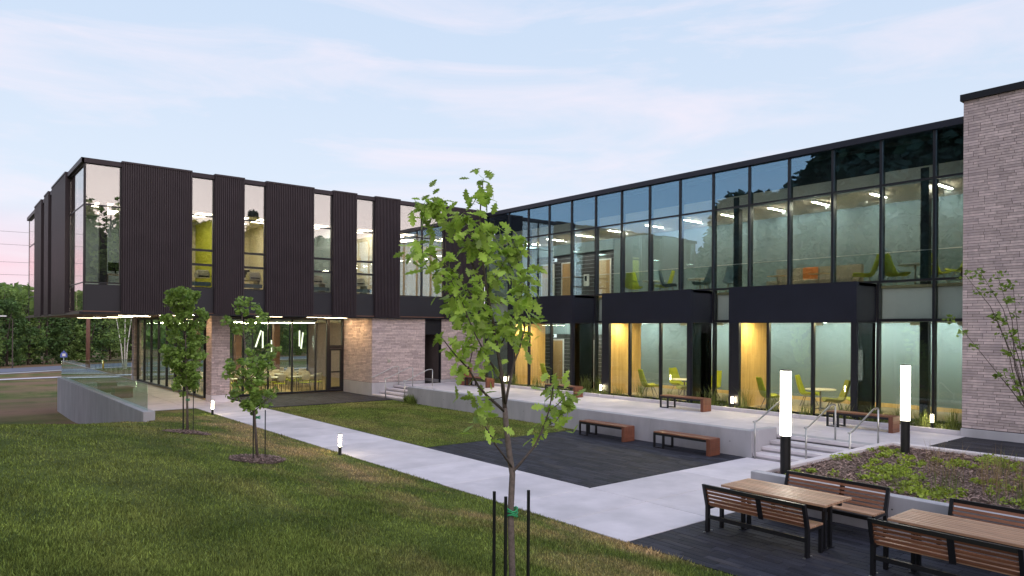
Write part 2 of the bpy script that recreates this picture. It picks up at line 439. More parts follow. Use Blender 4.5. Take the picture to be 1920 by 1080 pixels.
idx = np.arange(nx * ny).reshape(nx, ny)
gf = np.stack([idx[:-1, :-1], idx[1:, :-1], idx[1:, 1:], idx[:-1, 1:]], -1).reshape(-1, 4)
link_mesh('ground', np.stack([GX, GY, GZ], -1).reshape(-1, 3), gf, 'grass_ground', kind='structure', smooth=False)

# courtyard lawn between path and terrace
cx = np.linspace(10.652, 16.46, 16); cy = np.linspace(16.72, 28.7, 30)
CX, CY = np.meshgrid(cx, cy, indexing='ij')
def court(X, Y):
    return 0.004 + 0.07 * np.sin((X - 10.66) / 5.8 * math.pi) * np.sin(np.clip((Y - 16.72) / 12, 0, 1) * math.pi)
CZ = court(CX, CY)
ci = np.arange(16 * 30).reshape(16, 30)
cf = np.stack([ci[:-1, :-1], ci[1:, :-1], ci[1:, 1:], ci[:-1, 1:]], -1).reshape(-1, 4)
link_mesh('courtyard_lawn', np.stack([CX, CY, CZ], -1).reshape(-1, 3), cf, 'grass_ground', kind='structure')

# concrete path: bed and separate slabs
bed = B().box(8.4, 10.65, 7.4, 30.7, -0.10, -0.02).box(10.65, 16.6, 7.4, 10.4, -0.10, -0.02).box(6.0, 10.65, 30.7, 48.2, -0.10, -0.02)
path = bed.build('path', 'concrete_bed', kind='structure')
def slab(parent, x0, x1, y0, y1, z1, th=0.08, m='concrete_slab', name='slab'):
    g = 0.009
    return B().cbox(x0 + g, x1 - g, y0 + g, y1 - g, z1 - th, z1, 0.006).build(name, m, parent)
ys = list(np.linspace(10.4, 30.7, 11))
for a, b in zip(ys[:-1], ys[1:]): slab(path, 8.4, 10.65, a, b, 0.0)
for x0, x1 in ((8.4, 10.65), (10.65, 13.6), (13.6, 16.5)):
    for y0, y1 in ((7.4, 8.9), (8.9, 10.4)): slab(path, x0, x1, y0, y1, 0.0)
for y0, y1 in zip(np.linspace(30.7, 48.2, 7)[:-1], np.linspace(30.7, 48.2, 7)[1:]):
    slab(path, 6.02, 8.2, y0, y1, 0.0); slab(path, 8.2, 10.65, y0, y1, 0.0)

# dark plank pavers, laid in running rows along the terrace direction
PAV = {}
def paving(name, x0, x1, y0, y1, z, keep, key, poly=None, L=0.6, Wd=0.15):
    bedo = bx(name, 'paver_bed', None, x0, x1, y0, y1, z - 0.10, z - 0.014, kind='structure')
    g = 0.003; cells = []
    rows = int(round((x1 - x0) / Wd)); w = (x1 - x0) / rows
    for r in range(rows):
        y = y0 - random.random() * L
        while y < y1:
            a, b = max(y, y0), min(y + L, y1); y += L
            if b - a < 0.05: continue
            cells.append((x0 + r*w + g, x0 + (r+1)*w - g, a + g, b - g))
    cells.sort(key=key)
    rest = B()
    for i, (a, b, c, d) in enumerate(cells):
        dz = random.uniform(-0.0015, 0.0015)
        if i < keep:
            k = (round(b - a, 3), round(d - c, 3))
            if k not in PAV:
                o = B().cbox(0, b - a, 0, d - c, -0.05, 0, 0.003).build('paver', 'paver', bedo); PAV[k] = o.data; o.location = (a, c, z + dz)
            else:
                o = bpy.data.objects.new('paver', PAV[k]); C.objects.link(o); o.parent = bedo; o.location = (a, c, z + dz)
        else:
            rest.cbox(a, b, c, d, z - 0.03, z + dz, 0.003)
    if rest.v: rest.build('pavers', 'paver', bedo, kind='stuff')
dist = lambda c: (c[0] + c[1]) ** 2 / 4 + (c[2] + c[3]) ** 2 / 4
paving('seating_paving', 8.4, 12.1, 1.2, 7.39, 0.0, 300, lambda c: dist(c) + (400 if c[2] < 2.6 else 0))
paving('plaza_paving', 10.66, 16.45, 10.41, 16.70, 0.0, 300, dist)
paving('entrance_paving', 10.66, 16.45, 28.72, 33.85, 0.04, 0, dist)
paving('tower_paving', 18.15, 21.24, 0.5, 6.93, 0.515, 0, dist)

# ================================================================== raised terrace
NOSE = [16.47, 16.89, 17.28, 17.65]; NZ = [0.135, 0.26, 0.385, 0.51]
DECK = 0.51
deck = B().box(17.66, 21.5, 6.9, 30.7, -0.1, DECK - 0.10).box(16.72, 17.66, 10.5, 27.15, -0.1, DECK - 0.10).build('terrace', 'concrete_bed', kind='structure')
for y0, y1 in zip(np.linspace(6.93, 30.68, 9)[:-1], np.linspace(6.93, 30.68, 9)[1:]):
    slab(deck, 17.67, 19.5, y0, y1, DECK, 0.09); slab(deck, 19.5, 21.38, y0, y1, DECK, 0.09)
for y0, y1 in zip(np.linspace(10.5, 27.15, 7)[:-1], np.linspace(10.5, 27.15, 7)[1:]): slab(deck, 16.72, 17.665, y0, y1, DECK, 0.09)
tw = thing('terrace_wall', 'long low concrete retaining wall edging the raised terrace', 'wall', (16.55, 18.8, 0))
cut = [10.25, 13.6, 17.0, 20.4, 23.8, 27.4]
for a, b in zip(cut[:-1], cut[1:]): B().cbox(16.44, 16.71, a + 0.002, b - 0.002, -0.1, 0.70, 0.012).build('wall_section', 'concrete_wall', tw)
for a, b in ((10.25, 10.49), (27.16, 27.4)): B().cbox(16.712, 17.65, a, b, -0.1, 0.70, 0.012).build('wall_end', 'concrete_wall', tw)
for yy in np.arange(10.9, 27.2, 1.7):
    o = link_mesh('tie_hole', [(16.4395, yy + 0.014 * math.cos(t), 0.36 + 0.014 * math.sin(t)) for t in np.linspace(0, 2 * math.pi, 9)[:-1]], [tuple(range(8))], 'hole', tw)
# planting-strip kerb
kb = thing('planting_kerb', 'narrow concrete kerb between terrace paving and planting strip', 'kerb', (21.46, 18, DECK))
for a, b in zip(np.linspace(6.98, 30.6, 6)[:-1], np.linspace(6.98, 30.6, 6)[1:]): B().cbox(21.39, 21.54, a + 0.002, b - 0.002, 0.3, 0.63, 0.01).build('kerb_section', 'concrete_slab', kb)
soil = bx('planting_soil', 'mulch', None, 21.545, 23.1, 7.0, 30.6, 0.2, 0.56, kind='structure')

def stairs(name, label, y0, y1, cheek):
    t = thing(name, label, 'stairs', (17.1, (y0 + y1) / 2, 0))
    for i, (x, z) in enumerate(zip(NOSE, NZ)):
        x1 = NOSE[i+1] + 0.02 if i < 3 else 17.668
        B().cbox(x, x1 + (0.0 if i == 3 else 0.0), y0, y1, z - 0.075, z, 0.008).build('tread', 'concrete_slab', t)
        bx('riser', 'concrete_wall', t, x + 0.035, x + 0.09, y0 + 0.002, y1 - 0.002, z - 0.14, z - 0.077)
    bx('tactile_strip', 'frame_metal' if False else 'concrete_wall', t, 17.80, 18.10, y0 + 0.1, y1 - 0.15, DECK + 0.001, DECK + 0.006)
    return t
stairs('stairs', 'wide concrete stairs with steel handrails beside the planter bed', 7.62, 10.245, True)
stairs('stairs', 'concrete stairs with steel handrails against the brick wall under the black wing', 27.405, 30.76, True)
def handrail(label, y, wall=False):
    t = thing('handrail', label, 'handrail', (16.5, y, 0.0), group='steel stair handrails')
    b = B().tube([(16.36, y, 0.955), (16.52, y, 0.96), (16.60, y, 0.985), (17.60, y, 1.40), (17.74, y, 1.425), (17.86, y, 1.425), (17.90, y, 1.41), (17.905, y, 1.38)], 0.021, 8)
    b.build('rail', 'stainless', t, smooth=True)
    if not wall:
        B().tube([(16.44, y, 0.0), (16.44, y, 0.945)], 0.024, 8).build('post', 'stainless', t, smooth=True)
        B().tube([(17.905, y, DECK), (17.905, y, 1.39)], 0.024, 8).build('post', 'stainless', t, smooth=True)
    else:
        B().tube([(17.905, y, DECK), (17.905, y, 1.39)], 0.02, 8).build('post', 'stainless', t, smooth=True)
        B().tube([(17.0, y, 1.12), (17.0, y + 0.1, 1.08)], 0.012, 6).build('bracket', 'stainless', t)
for n, y in (('beside the end of the terrace wall', 10.16), ('in the middle of the wide stairs', 8.78), ('along the planter kerb of the wide stairs', 7.72)): handrail('stainless steel handrail ' + n, y)
handrail('stainless steel handrail fixed close to the brick wall by the black wing', 30.66, True)
for n, y in (('in the middle of the stairs by the brick wall', 29.35), ('at the terrace side of the stairs by the brick wall', 27.62)): handrail('stainless steel handrail ' + n, y)

# planter bed with kerbs, mulch
pk = thing('planter', 'raised concrete planter bed holding mulch and low green plants', 'planter', (15, 4.5, 0))
B().cbox(12.12, 12.32, -1.5, 7.58, -0.05, 0.62, 0.01).build('front_wall', 'concrete_wall', pk)
B().cbox(12.322, 18.1, 7.40, 7.58, -0.05, 0.62, 0.01).build('kerb', 'concrete_slab', pk)
B().cbox(17.93, 18.1, -1.5, 7.398, -0.05, 0.62, 0.01).build('kerb', 'concrete_slab', pk)
for yy in (5.0, 4.7): link_mesh('tie_hole', [(12.1195, yy + 0.014 * math.cos(t), 0.4 + 0.014 * math.sin(t)) for t in np.linspace(0, 2 * math.pi, 9)[:-1]], [tuple(range(8))], 'hole', pk)
bx('bed_soil', 'mulch', pk, 12.322, 17.928, -1.5, 7.398, 0.2, 0.555)
def scatter_quads(n, x0, x1, y0, y1, zf, l0, l1, w0, w1, tilt, zj=0.0):
    x = rng.uniform(x0, x1, n); y = rng.uniform(y0, y1, n); z = zf(x, y) + rng.uniform(0, zj + 1e-6, n)
    a = rng.uniform(0, 2 * np.pi, n); l = rng.uniform(l0, l1, n); w = rng.uniform(w0, w1, n); ti = rng.uniform(-tilt, tilt, n)
    d = np.stack([np.cos(a) * np.cos(ti), np.sin(a) * np.cos(ti), np.sin(ti)], -1) * l[:, None] / 2
    e = np.stack([-np.sin(a), np.cos(a), rng.uniform(-tilt, tilt, n)], -1) * w[:, None] / 2
    p = np.stack([x, y, z], -1)
    V = np.stack([p - d - e, p + d - e, p + d + e, p - d + e], 1).reshape(-1, 3)
    return V, np.arange(4 * n).reshape(n, 4)
V, F = scatter_quads(9000, 12.34, 17.9, 2.6, 7.38, lambda x, y: 0.56 + 0 * x, 0.03, 0.10, 0.01, 0.03, 0.5, 0.03)
o = link_mesh('wood_chips', V, F, 'wood_chip', kind='stuff'); tag(o, 'brown wood chip mulch covering the planter bed', 'mulch')

# ================================================================== ramp-side wall with glass guard
rw = thing('retaining_wall', 'grey board-formed concrete retaining wall with glass guard below the black wing', 'wall', (5.8, 36, 0))
for a, b in zip(np.linspace(26.7, 47.9, 5)[:-1], np.linspace(26.7, 47.9, 5)[1:]): B().cbox(5.62, 6.0, a + 0.002, b - 0.002, -1.9, 0.40, 0.015).build('wall_section', 'concrete_wall', rw)
gg = B()
for a, b in zip(np.linspace(26.95, 47.8, 13)[:-1], np.linspace(26.95, 47.8, 13)[1:]):
    bx('glass_panel', 'rail_glass', rw, 5.80, 5.812, a + 0.01, b - 0.01, 0.40, 1.33)
B().tube([(5.806, 26.95, 1.335), (5.806, 47.8, 1.335)], 0.012, 6).build('top_rail', 'stainless', rw)
for a, b in zip(np.linspace(5.82, 9.4, 4)[:-1], np.linspace(5.82, 9.4, 4)[1:]): bx('glass_panel', 'rail_glass', rw, a + 0.01, b - 0.01, 47.85, 47.862, 0.02, 1.33)
B().tube([(5.806, 47.856, 1.335), (9.4, 47.856, 1.335)], 0.012, 6).build('top_rail', 'stainless', rw)

# ================================================================== brickwork helper
BRK = {}
def brickwork(parent, face, pos, a0, a1, z0, z1, course=0.072, keep=0, key=None, lens=(0.28, 0.36, 0.44, 0.52, 0.60), depth=0.012, quoin=None):
    """face 'x' = wall facing -X at X=pos running along Y; 'y' = facing -Y at Y=pos running along X"""
    g = 0.010; cells = []
    n = int(round((z1 - z0) / course)); h = (z1 - z0) / n
    for r in range(n):
        a = a1
        first = True
        while a > a0 + 0.02:
            L = random.choice(lens) if not first else random.choice((0.12, 0.36, 0.24, 0.5, 0.12))
            first = False
            b = max(a - L, a0)
            if b - a0 < 0.10: b = a0
            cells.append((b + g / 2, a - g / 2, z0 + r * h + g, z0 + (r + 1) * h)); a = b
    if key: cells.sort(key=key)
    rest = B()
    for i, (b, a, c, d) in enumerate(cells):
        pr = depth + random.uniform(-0.003, 0.003)
        if i < keep:
            k = (face, round(a - b, 3))
            if k not in BRK:
                bb = B().box(-depth, 0.0, 0, a - b, 0, d - c) if face == 'x' else B().box(0, a - b, -depth, 0.0, 0, d - c)
                o = link_mesh('brick', bb.v, bb.f, 'brick', parent, loc=(0, 0, 0))
                BRK[k] = o.data
            else:
                o = bpy.data.objects.new('brick', BRK[k]); C.objects.link(o); o.parent = parent
            w = parent.get('_w', (0, 0, 0))
            o.location = (pos - w[0] + (depth - pr), b - w[1], c - w[2]) if face == 'x' else (b - w[0], pos - w[1] + (depth - pr), c - w[2])
        else:
            if face == 'x': rest.box(pos - pr, pos + 0.002, b, a, c, d)
            else: rest.box(b, a, pos - pr, pos + 0.002, c, d)
    if rest.v: rest.build('bricks', 'brick', parent, kind='stuff')

# ================================================================== brick tower
bt = thing('brick_tower', 'tall pale purple brick tower with thin dark coping beside the glazed wing', 'building', (21.3, 5, 0))
bx('core', 'mortar', bt, 21.312, 27, -3, 7.03, 0.735, 9.45)
B().cbox(21.27, 27, -3, 7.05, -0.1, 0.73, 0.01).build('plinth', 'concrete_wall', bt)
brickwork(bt, 'x', 21.312, 4.6, 7.03, 0.745, 9.44, 0.072, 300, key=lambda c: (0 if c[1] > 5.05 else 1, abs(c[2] - 3.4)))
bx('coping', 'black_metal', bt, 21.22, 27.1, -3, 7.09, 9.45, 9.62)

# ================================================================== black office wing
YL, YW = 30.6, 30.76
ow = thing('office_wing', 'upper storey wing clad in black ribbed metal cantilevering over glass', 'building', (14, 31, 0))
def ribbed(x0, x1, z0, z1, face='y', pos=YL):
    n = max(4, int(round((x1 - x0) / 0.080))); p = (x1 - x0) / n
    prof = []
    for i in range(n):
        a = x0 + i * p
        prof += [(a, 0.016), (a + p * 0.36, 0.016), (a + p * 0.40, -0.032), (a + p * 0.94, -0.032), (a + p * 0.98, 0.016)]
    prof.append((x1, 0.016))
    b = B(); m = len(prof)
    for z in (z0, z1):
        for u, d in prof:
            b.v.append((u, pos + 0.032 + d, z) if face == 'y' else (pos + 0.032 + d, u, z))
    for j in range(m - 1):
        b.f.append((j, j + 1, m + j + 1, m + j) if face == 'y' else (j + 1, j, m + j, m + j + 1))
    pan = b.build('cladding_panel', 'ribbed_metal', ow)
    e = B()
    if face == 'y':
        e.box(x0 - 0.012, x0 + 0.004, pos - 0.004, YW + 0.06, z0, z1).box(x1 - 0.004, x1 + 0.012, pos - 0.004, YW + 0.06, z0, z1)
        e.build('edge_trim', 'ribbed_metal', pan)
        bx('cap', 'ribbed_metal', pan, x0 - 0.02, x1 + 0.02, pos - 0.02, YW + 0.3, z1, z1 + 0.07)
        bx('backing', 'black_metal', pan, x0 + 0.005, x1 - 0.005, pos + 0.050, YW + 0.07, z0, z1)
    else:
        e.box(pos - 0.004, 4.47, x0 - 0.012, x0 + 0.004, z0, z1).box(pos - 0.004, 4.47, x1 - 0.004, x1 + 0.012, z0, z1)
        e.build('edge_trim', 'ribbed_metal', pan)
        bx('cap', 'ribbed_metal', pan, pos - 0.02, 4.7, x0 - 0.02, x1 + 0.02, z1, z1 + 0.07)
        bx('backing', 'black_metal', pan, pos + 0.050, 4.48, x0 + 0.005, x1 - 0.005, z0, z1)
ZB = 3.80
FP = [(5.67, 8.19), (9.11, 10.30), (11.26, 13.42), (14.38, 15.55), (16.56, 17.90), (20.61, 23.1)]
for a, b in FP: ribbed(a, b, ZB + 0.02, 9.60)
for a, b in ((34.25, 38.5), (39.7, 41.25), (42.5, 45.4)): ribbed(a, b, ZB + 0.02, 9.60, 'x', 4.25)
# roof, floor edge, soffit
B().box(4.41, 23.1, YW - 0.06, 50, 9.46, 9.60).build('roof', 'roofing', ow)
bx('roof_edge', 'ribbed_metal', ow, 4.33, 23.1, YW - 0.10, YW - 0.062, 9.45, 9.63)
bx('roof_edge', 'ribbed_metal', ow, 4.31, 4.408, YW - 0.10, 50.05, 9.45, 9.63)
bx('floor_slab', 'black_metal', ow, 4.45, 23.2, YW + 0.02, 50, 3.92, 4.33)
bx('office_floor', 'carpet', ow, 4.6, 23.1, YW + 0.15, 49.9, 4.331, 4.36)
bx('soffit', 'soffit_wood', ow, 4.40, 20.8, YL + 0.10, 50, 3.83, 3.90)
bx('drip_edge', 'black_metal', ow, 4.30, 23.1, YL + 0.02, YL + 0.098, 3.78, 3.86)
bx('drip_edge', 'black_metal', ow, 4.28, 4.398, YL + 0.1, 50, 3.78, 3.86)
def window_unit(x0, x1, kind):
    fr = B(); y0, y1 = YW - 0.03, YW + 0.07; t = 0.05
    zs = {'sash': [4.93, 5.88, 6.48, 7.90, 9.45], 'corner': [4.97, 7.90, 9.45], 'wide': [4.93, 7.90, 9.45]}[kind]
    for z in zs: fr.box(x0, x1, y0, y1, z - (0.045 if z in (5.88, 6.48) else 0.025), z + (0.045 if z in (5.88, 6.48) else 0.025))
    for x in (x0, x1 - t): fr.box(x, x + t, y0 - 0.002, y1 + 0.002, 4.93, 9.45)
    xs = [(x0 + t, x1 - t)]
    if kind == 'wide':
        xm = x0 + 0.5 * (x1 - x0); fr.box(xm - 0.045, xm + 0.045, y0 - 0.002, y1 + 0.002, 4.93, 9.45); xs = [(x0 + t, xm - 0.045), (xm + 0.045, x1 - t)]
    w = fr.build('window', 'frame_metal', ow)
    for a, b in xs:
        for z0, z1 in zip(zs[:-1], zs[1:]):
            bx('pane', 'office_glass', w, a, b, YW + 0.01, YW + 0.022, z0 + 0.025, z1 - 0.025)
    bx('spandrel', 'spandrel_metal', w, x0 + 0.01, x1 - 0.01, YW - 0.02, YW + 0.05, ZB + 0.09, 4.90)
    fl = B().box(x0 + 0.01, x1 - 0.01, YW - 0.035, YW - 0.021, ZB + 0.05, ZB + 0.09).box(x0 - 0.01, x0 + 0.02, YW - 0.035, YW - 0.021, ZB + 0.05, 4.9).box(x1 - 0.02, x1 + 0.01, YW - 0.035, YW - 0.021, ZB + 0.05, 4.9)
    fl.build('spandrel_trim', 'spandrel_metal', w)
    if kind == 'sash': bx('radiator', 'blue_fabric', w, x0 + 0.06, x1 - 0.06, YW + 0.12, YW + 0.2, 5.02, 5.18)
window_unit(4.43, 5.66, 'corner')
for a, b in ((8.20, 9.10), (10.31, 11.25), (13.43, 14.37), (15.56, 16.55)): window_unit(a, b, 'sash')
window_unit(17.91, 20.60, 'wide')
# glazing on the short end of the wing
for y0, y1 in ((30.80, 34.22), (38.52, 39.68), (41.27, 42.48), (45.42, 50.0)):
    fr = B()
    for z in (3.9, 4.97, 7.9, 9.43): fr.box(4.41, 4.46, y0, y1, z - 0.02, z + 0.02)
    for y in (y0, y1 - 0.04): fr.box(4.408, 4.462, y, y + 0.04, 3.86, 9.45)
    w = fr.build('window', 'frame_metal', ow)
    ym = [y0 + 0.04, (y0 + y1) / 2, y1 - 0.04] if y1 - y0 > 2 else [y0 + 0.04, y1 - 0.04]
    for a, b in zip(ym[:-1], ym[1:]):
        for z0, z1 in ((3.92, 4.95), (4.99, 7.88), (7.92, 9.41)): bx('pane', 'office_glass', w, 4.425, 4.437, a + 0.004, b - 0.004, z0, z1)
bx('end_spandrel', 'spandrel_metal', ow, 4.47, 4.5, 30.8, 50, 3.91, 4.9)
# rooms behind the windows
RM = [(4.5, 7.0, 'blue_paint'), (7.0, 9.75, 'cream_paint'), (9.75, 12.3, 'cream_paint'), (12.3, 15.0, 'blue_paint'), (15.0, 17.2, 'cream_paint'), (17.2, 23.1, 'cream_paint')]
BK = 35.6
for i, (a, b, p) in enumerate(RM):
    bx('back_wall', p, ow, a + 0.052, b - 0.052, BK, BK + 0.1, 4.36, 8.15)
    bx('partition', 'lime_paint' if i == 1 else p, ow, b - 0.05, b + 0.05, YW + 0.1, BK + 0.1, 4.36, 8.15)
    bx('ceiling', 'ceiling_tile', ow, a + 0.052, b - 0.052, YW + 0.36, BK - 0.002, 8.15, 8.2)
    bx('bulkhead', 'spandrel_metal', ow, a + 0.052, b - 0.052, YW + 0.3, YW + 0.355, 8.12, 9.44)  # dark sheet added so the upper panes show mostly sky reflection
bx('back_wall', 'blue_paint', ow, 4.6, 7, 35.72, 35.8, 4.36, 8.15)
bx('column', 'frame_metal', ow, 5.0, 5.25, 31.1, 31.35, 4.36, 9.4)
d = bx('office_door', 'door_wood', ow, 7.75, 8.62, BK - 0.06, BK - 0.005, 4.37, 6.9)
for x in (7.68, 8.62): bx('door_frame', 'white_paint', d, x, x + 0.07, BK - 0.07, BK - 0.004, 4.37, 6.97)
for x0, x1 in ((18.0, 19.22), (19.30, 20.55)): bx('roller_blind', 'blind', ow, x0, x1, YW + 0.16, YW + 0.17, 4.9, 7.5)
k = 0
for i, (a, b, p) in enumerate(RM):
    names = ['corner office with the potted plant', 'lime walled office', 'cream office left of the widest ribbed panels', 'blue grey office with the printer', 'cream office with the copier', 'room behind the roller blinds']
    for j, (fx, fy) in enumerate(((0.3, 32.1), (0.72, 32.1), (0.5, 33.9))):
        cxx = a + (b - a) * fx
        t = thing('ceiling_light', ['left', 'right', 'rear'][j] + ' square ceiling light in the ' + names[i], 'ceiling light', (cxx, fy, 8.15), group='office ceiling lights')
        bx('frame', 'white_plastic', t, cxx - 0.31, cxx + 0.31, fy - 0.61, fy + 0.61, 8.125, 8.148)
        bx('diffuser', 'office_light', t, cxx - 0.29, cxx + 0.29, fy - 0.59, fy + 0.59, 8.115, 8.124)
# ground storey under the wing: brick blocks
for (x0, x1) in ((16.5, 19.5), (20.5, 23.2)):
    t = ow
    bx('brick_core', 'mortar', t, x0 + 0.012, x1, 30.81, 34.2, 0.66, 3.83)
    B().cbox(x0 - 0.01, x1, 30.785, 34.2, -0.1, 0.655 if x0 > 17 else 0.655, 0.01).build('plinth', 'concrete_wall', t)
    brickwork(t, 'y', 30.81, x0, x1, 0.665, 3.80, 0.073, 0)
    if x0 < 17: brickwork(t, 'x', x0 + 0.012, 30.80, 33.86, 0.665, 3.80, 0.073, 0)
bx('wall_vent', 'stainless', ow, 17.35, 17.5, 30.785, 30.797, 1.62, 1.78)
# passage with stair
bx('passage_wall', 'cream_paint', ow, 19.3, 20.7, 34.4, 34.5, 0.5, 3.8)
bx('passage_floor', 'dark_tile', ow, 19.5, 20.5, 30.8, 34.4, 0.3, 0.515)
for x in (19.5, 20.46): bx('door_jamb', 'frame_metal', ow, x + 0.001, x + 0.04, 30.86, 30.98, 0.516, 3.82)
bx('door_head', 'frame_metal', ow, 19.541, 20.459, 30.86, 30.98, 3.0, 3.82)
sb = B().prism([(19.55, 2.05), (20.45, 1.30), (20.45, 1.05), (19.55, 1.80)], 33.0, 33.06, 'y').build('stair_stringer', 'frame_metal', ow)
for i in range(8):
    x = 19.58 + i * 0.12; zb = 2.0 - (x - 19.55) * 0.83
    B().tube([(x, 33.03, zb), (x, 33.03, zb + 0.95)], 0.012, 5).build('baluster', 'frame_metal', sb)
for dz in (0.95, 0.62, 0.32): B().tube([(19.55, 33.03, 2.0 + dz), (20.45, 33.03, 1.25 + dz)], 0.016, 5).build('stair_rail', 'frame_metal', sb)
# brick piers
def pier(x0, x1, y0, y1, z0, label):
    t = thing('brick_pier', label, 'pier', ((x0 + x1) / 2, (y0 + y1) / 2, 0))
    bx('core', 'mortar', t, x0 + 0.012, x1, y0 + 0.012, y1, z0 + 0.32, 3.828)
    B().cbox(x0 - 0.01, x1 + 0.01, y0 - 0.01, y1 + 0.01, -0.1, z0 + 0.315, 0.01).build('base', 'concrete_slab', t)
    brickwork(t, 'y', y0 + 0.012, x0, x1, z0 + 0.325, 3.82, 0.073, 0, lens=(0.2, 0.3, 0.42))
    brickwork(t, 'x', x0 + 0.012, y0, y1, z0 + 0.325, 3.82, 0.073, 0, lens=(0.2, 0.3, 0.42))
pier(9.50, 10.28, 32.3, 33.1, 0.0, 'square brick pier carrying the black wing beside the path')
pier(9.50, 10.1, 47.6, 48.2, 0.0, 'far slender brick pier at the end of the glass cafeteria')
# cafeteria glazing
cg = thing('cafeteria_glazing', 'full height glass wall of the lit cafeteria under the black wing', 'glass wall', (12, 34, 0))
def glazing_y(parent, y, xs, z0, z1, gl, t=0.055, dpt=0.13, mids=()):
    for x in xs: bx('mullion', 'frame_metal', parent, x - t / 2, x + t / 2, y - dpt / 2, y + dpt / 2, z0, z1)
    for z in (z0 + 0.05, z1 - 0.05) + tuple(mids): bx('transom', 'frame_metal', parent, xs[0] + t/2, xs[-1] - t/2, y - dpt / 2 + 0.004, y + dpt / 2 - 0.004, z - 0.05, z + 0.05)
    for a, b in zip(xs[:-1], xs[1:]): bx('pane', gl, parent, a + t/2, b - t/2, y - 0.006, y + 0.006, z0 + 0.1, z1 - 0.1)
def glazing_x(parent, x, ys, z0, z1, gl, t=0.055, dpt=0.13):
    for y in ys: bx('mullion', 'frame_metal', parent, x - dpt / 2, x + dpt / 2, y - t / 2, y + t / 2, z0, z1)
    for z in (z0 + 0.05, z1 - 0.05): bx('transom', 'frame_metal', parent, x - dpt / 2 + 0.004, x + dpt / 2 - 0.004, ys[0] + t/2, ys[-1] - t/2, z - 0.05, z + 0.05)
    for a, b in zip(ys[:-1], ys[1:]): bx('pane', gl, parent, x - 0.006, x + 0.006, a + t/2, b - t/2, z0 + 0.1, z1 - 0.1)
glazing_y(cg, 33.9, [9.76, 10.55, 11.39, 12.58, 13.77, 14.99, 15.60], 0.05, 3.80, 'cafe_glass')
glazing_x(cg, 9.7, list(np.linspace(33.97, 47.5, 9)), 0.05, 3.80, 'cafe_glass')
glazing_y(cg, 47.5, list(np.linspace(10.2, 20.4, 9)), 0.05, 3.80, 'cafe_glass')
dr = B()
for x in (15.64, 16.40): dr.box(x, x + 0.09, 33.83, 33.97, 0.05, 3.8)
dr.box(15.73, 16.40, 33.834, 33.966, 2.26, 2.42).box(15.73, 16.40, 33.834, 33.966, 3.7, 3.8).box(15.73, 16.40, 33.834, 33.966, 0.05, 0.15)
dd = dr.build('entrance_door', 'frame_metal', cg)
bx('pane', 'cafe_glass', dd, 15.73, 16.40, 33.894, 33.906, 2.42, 3.7)
lf = B().box(15.74, 15.81, 33.85, 33.95, 0.16, 2.25).box(16.32, 16.39, 33.85, 33.95, 0.16, 2.25).box(15.81, 16.32, 33.852, 33.948, 0.16, 0.30).box(15.81, 16.32, 33.852, 33.948, 2.15, 2.25).box(15.81, 16.32, 33.852, 33.948, 1.02, 1.09)
leaf = lf.build('door_leaf', 'frame_metal', cg)
bx('pane', 'cafe_glass', leaf, 15.81, 16.32, 33.896, 33.904, 0.30, 1.02); bx('pane', 'cafe_glass', leaf, 15.81, 16.32, 33.896, 33.904, 1.09, 2.15)
bx('cafeteria_floor', 'plank_floor', cg, 9.66, 16.49, 33.86, 47.5, -0.05, 0.055); bx('cafeteria_floor', 'plank_floor', cg, 16.49, 23, 34.25, 47.5, -0.05, 0.055)
bx('ceiling', 'ceiling_tile', cg, 9.8, 20.4, 34.0, 47.4, 3.62, 3.70)
bx('side_wall', 'brick', cg, 20.45, 20.6, 34.3, 47.5, 0.06, 3.8)
for i, x in enumerate((11.2, 13.4, 15.6)):
    B().cbox(x - 0.17, x + 0.17, 40.6, 40.94, 0.056, 3.62, 0.01).build('interior_column', 'soffit_wood', cg)
k = 0
for j, y in enumerate((35.0, 38.2, 41.6, 45.0)):
    for i, x in enumerate((11.4, 14.3)):
        t = thing('ceiling_light', '%s strip light on the cafeteria ceiling, %s row from the courtyard glass' % (('left', 'right')[i], ORD[j]), 'ceiling light', (x, y, 3.62), group='cafeteria strip lights')
        bx('housing', 'white_plastic', t, x - 1.1, x + 1.1, y - 0.05, y + 0.05, 3.56, 3.619); bx('diffuser', 'cafe_light', t, x - 1.09, x + 1.09, y - 0.04, y + 0.04, 3.548, 3.559)
SL = [(7.15, 47.6), (7.5, 44.8), (7.6, 41.4), (7.7, 38.0), (7.0, 35.2), (8.2, 33.2), (12.0, 32.2), (14.4, 32.2), (15.75, 33.2)]  # last strip is an extra, added to warm the brick side face
for j, (x, y) in enumerate(SL):
    t = thing('soffit_light', 'slim strip light in the brown soffit, %s from the far end of the wing' % ORD[j], 'soffit light', (x, y, 3.83), group='soffit strip lights')
    bx('housing', 'black_metal', t, x - 0.62, x + 0.62, y - 0.06, y + 0.06, 3.805, 3.829); bx('diffuser', 'soffit_light', t, x - 0.6, x + 0.6, y - 0.03, y + 0.03, 3.798, 3.804)
for j, (x, y, w) in enumerate(((8.75, 32.5, 'left of the near brick pier'), (15.75, 31.7, 'in front of the brick block'), (15.85, 32.9, 'by the cafeteria entrance door'))):  # added lamps, put in to cast a warm glow on brick and pier
    t = thing('added_downlight', 'added small warm downlight in the brown soffit ' + w, 'downlight', (x, y, 3.83), group='added soffit downlights')
    B().lathe([(0.09, 3.812), (0.09, 3.829)], x, y, 12).build('trim', 'black_metal', t); B().lathe([(0.07, 3.807), (0.07, 3.811)], x, y, 12).build('lens', 'brick_fill_light', t)
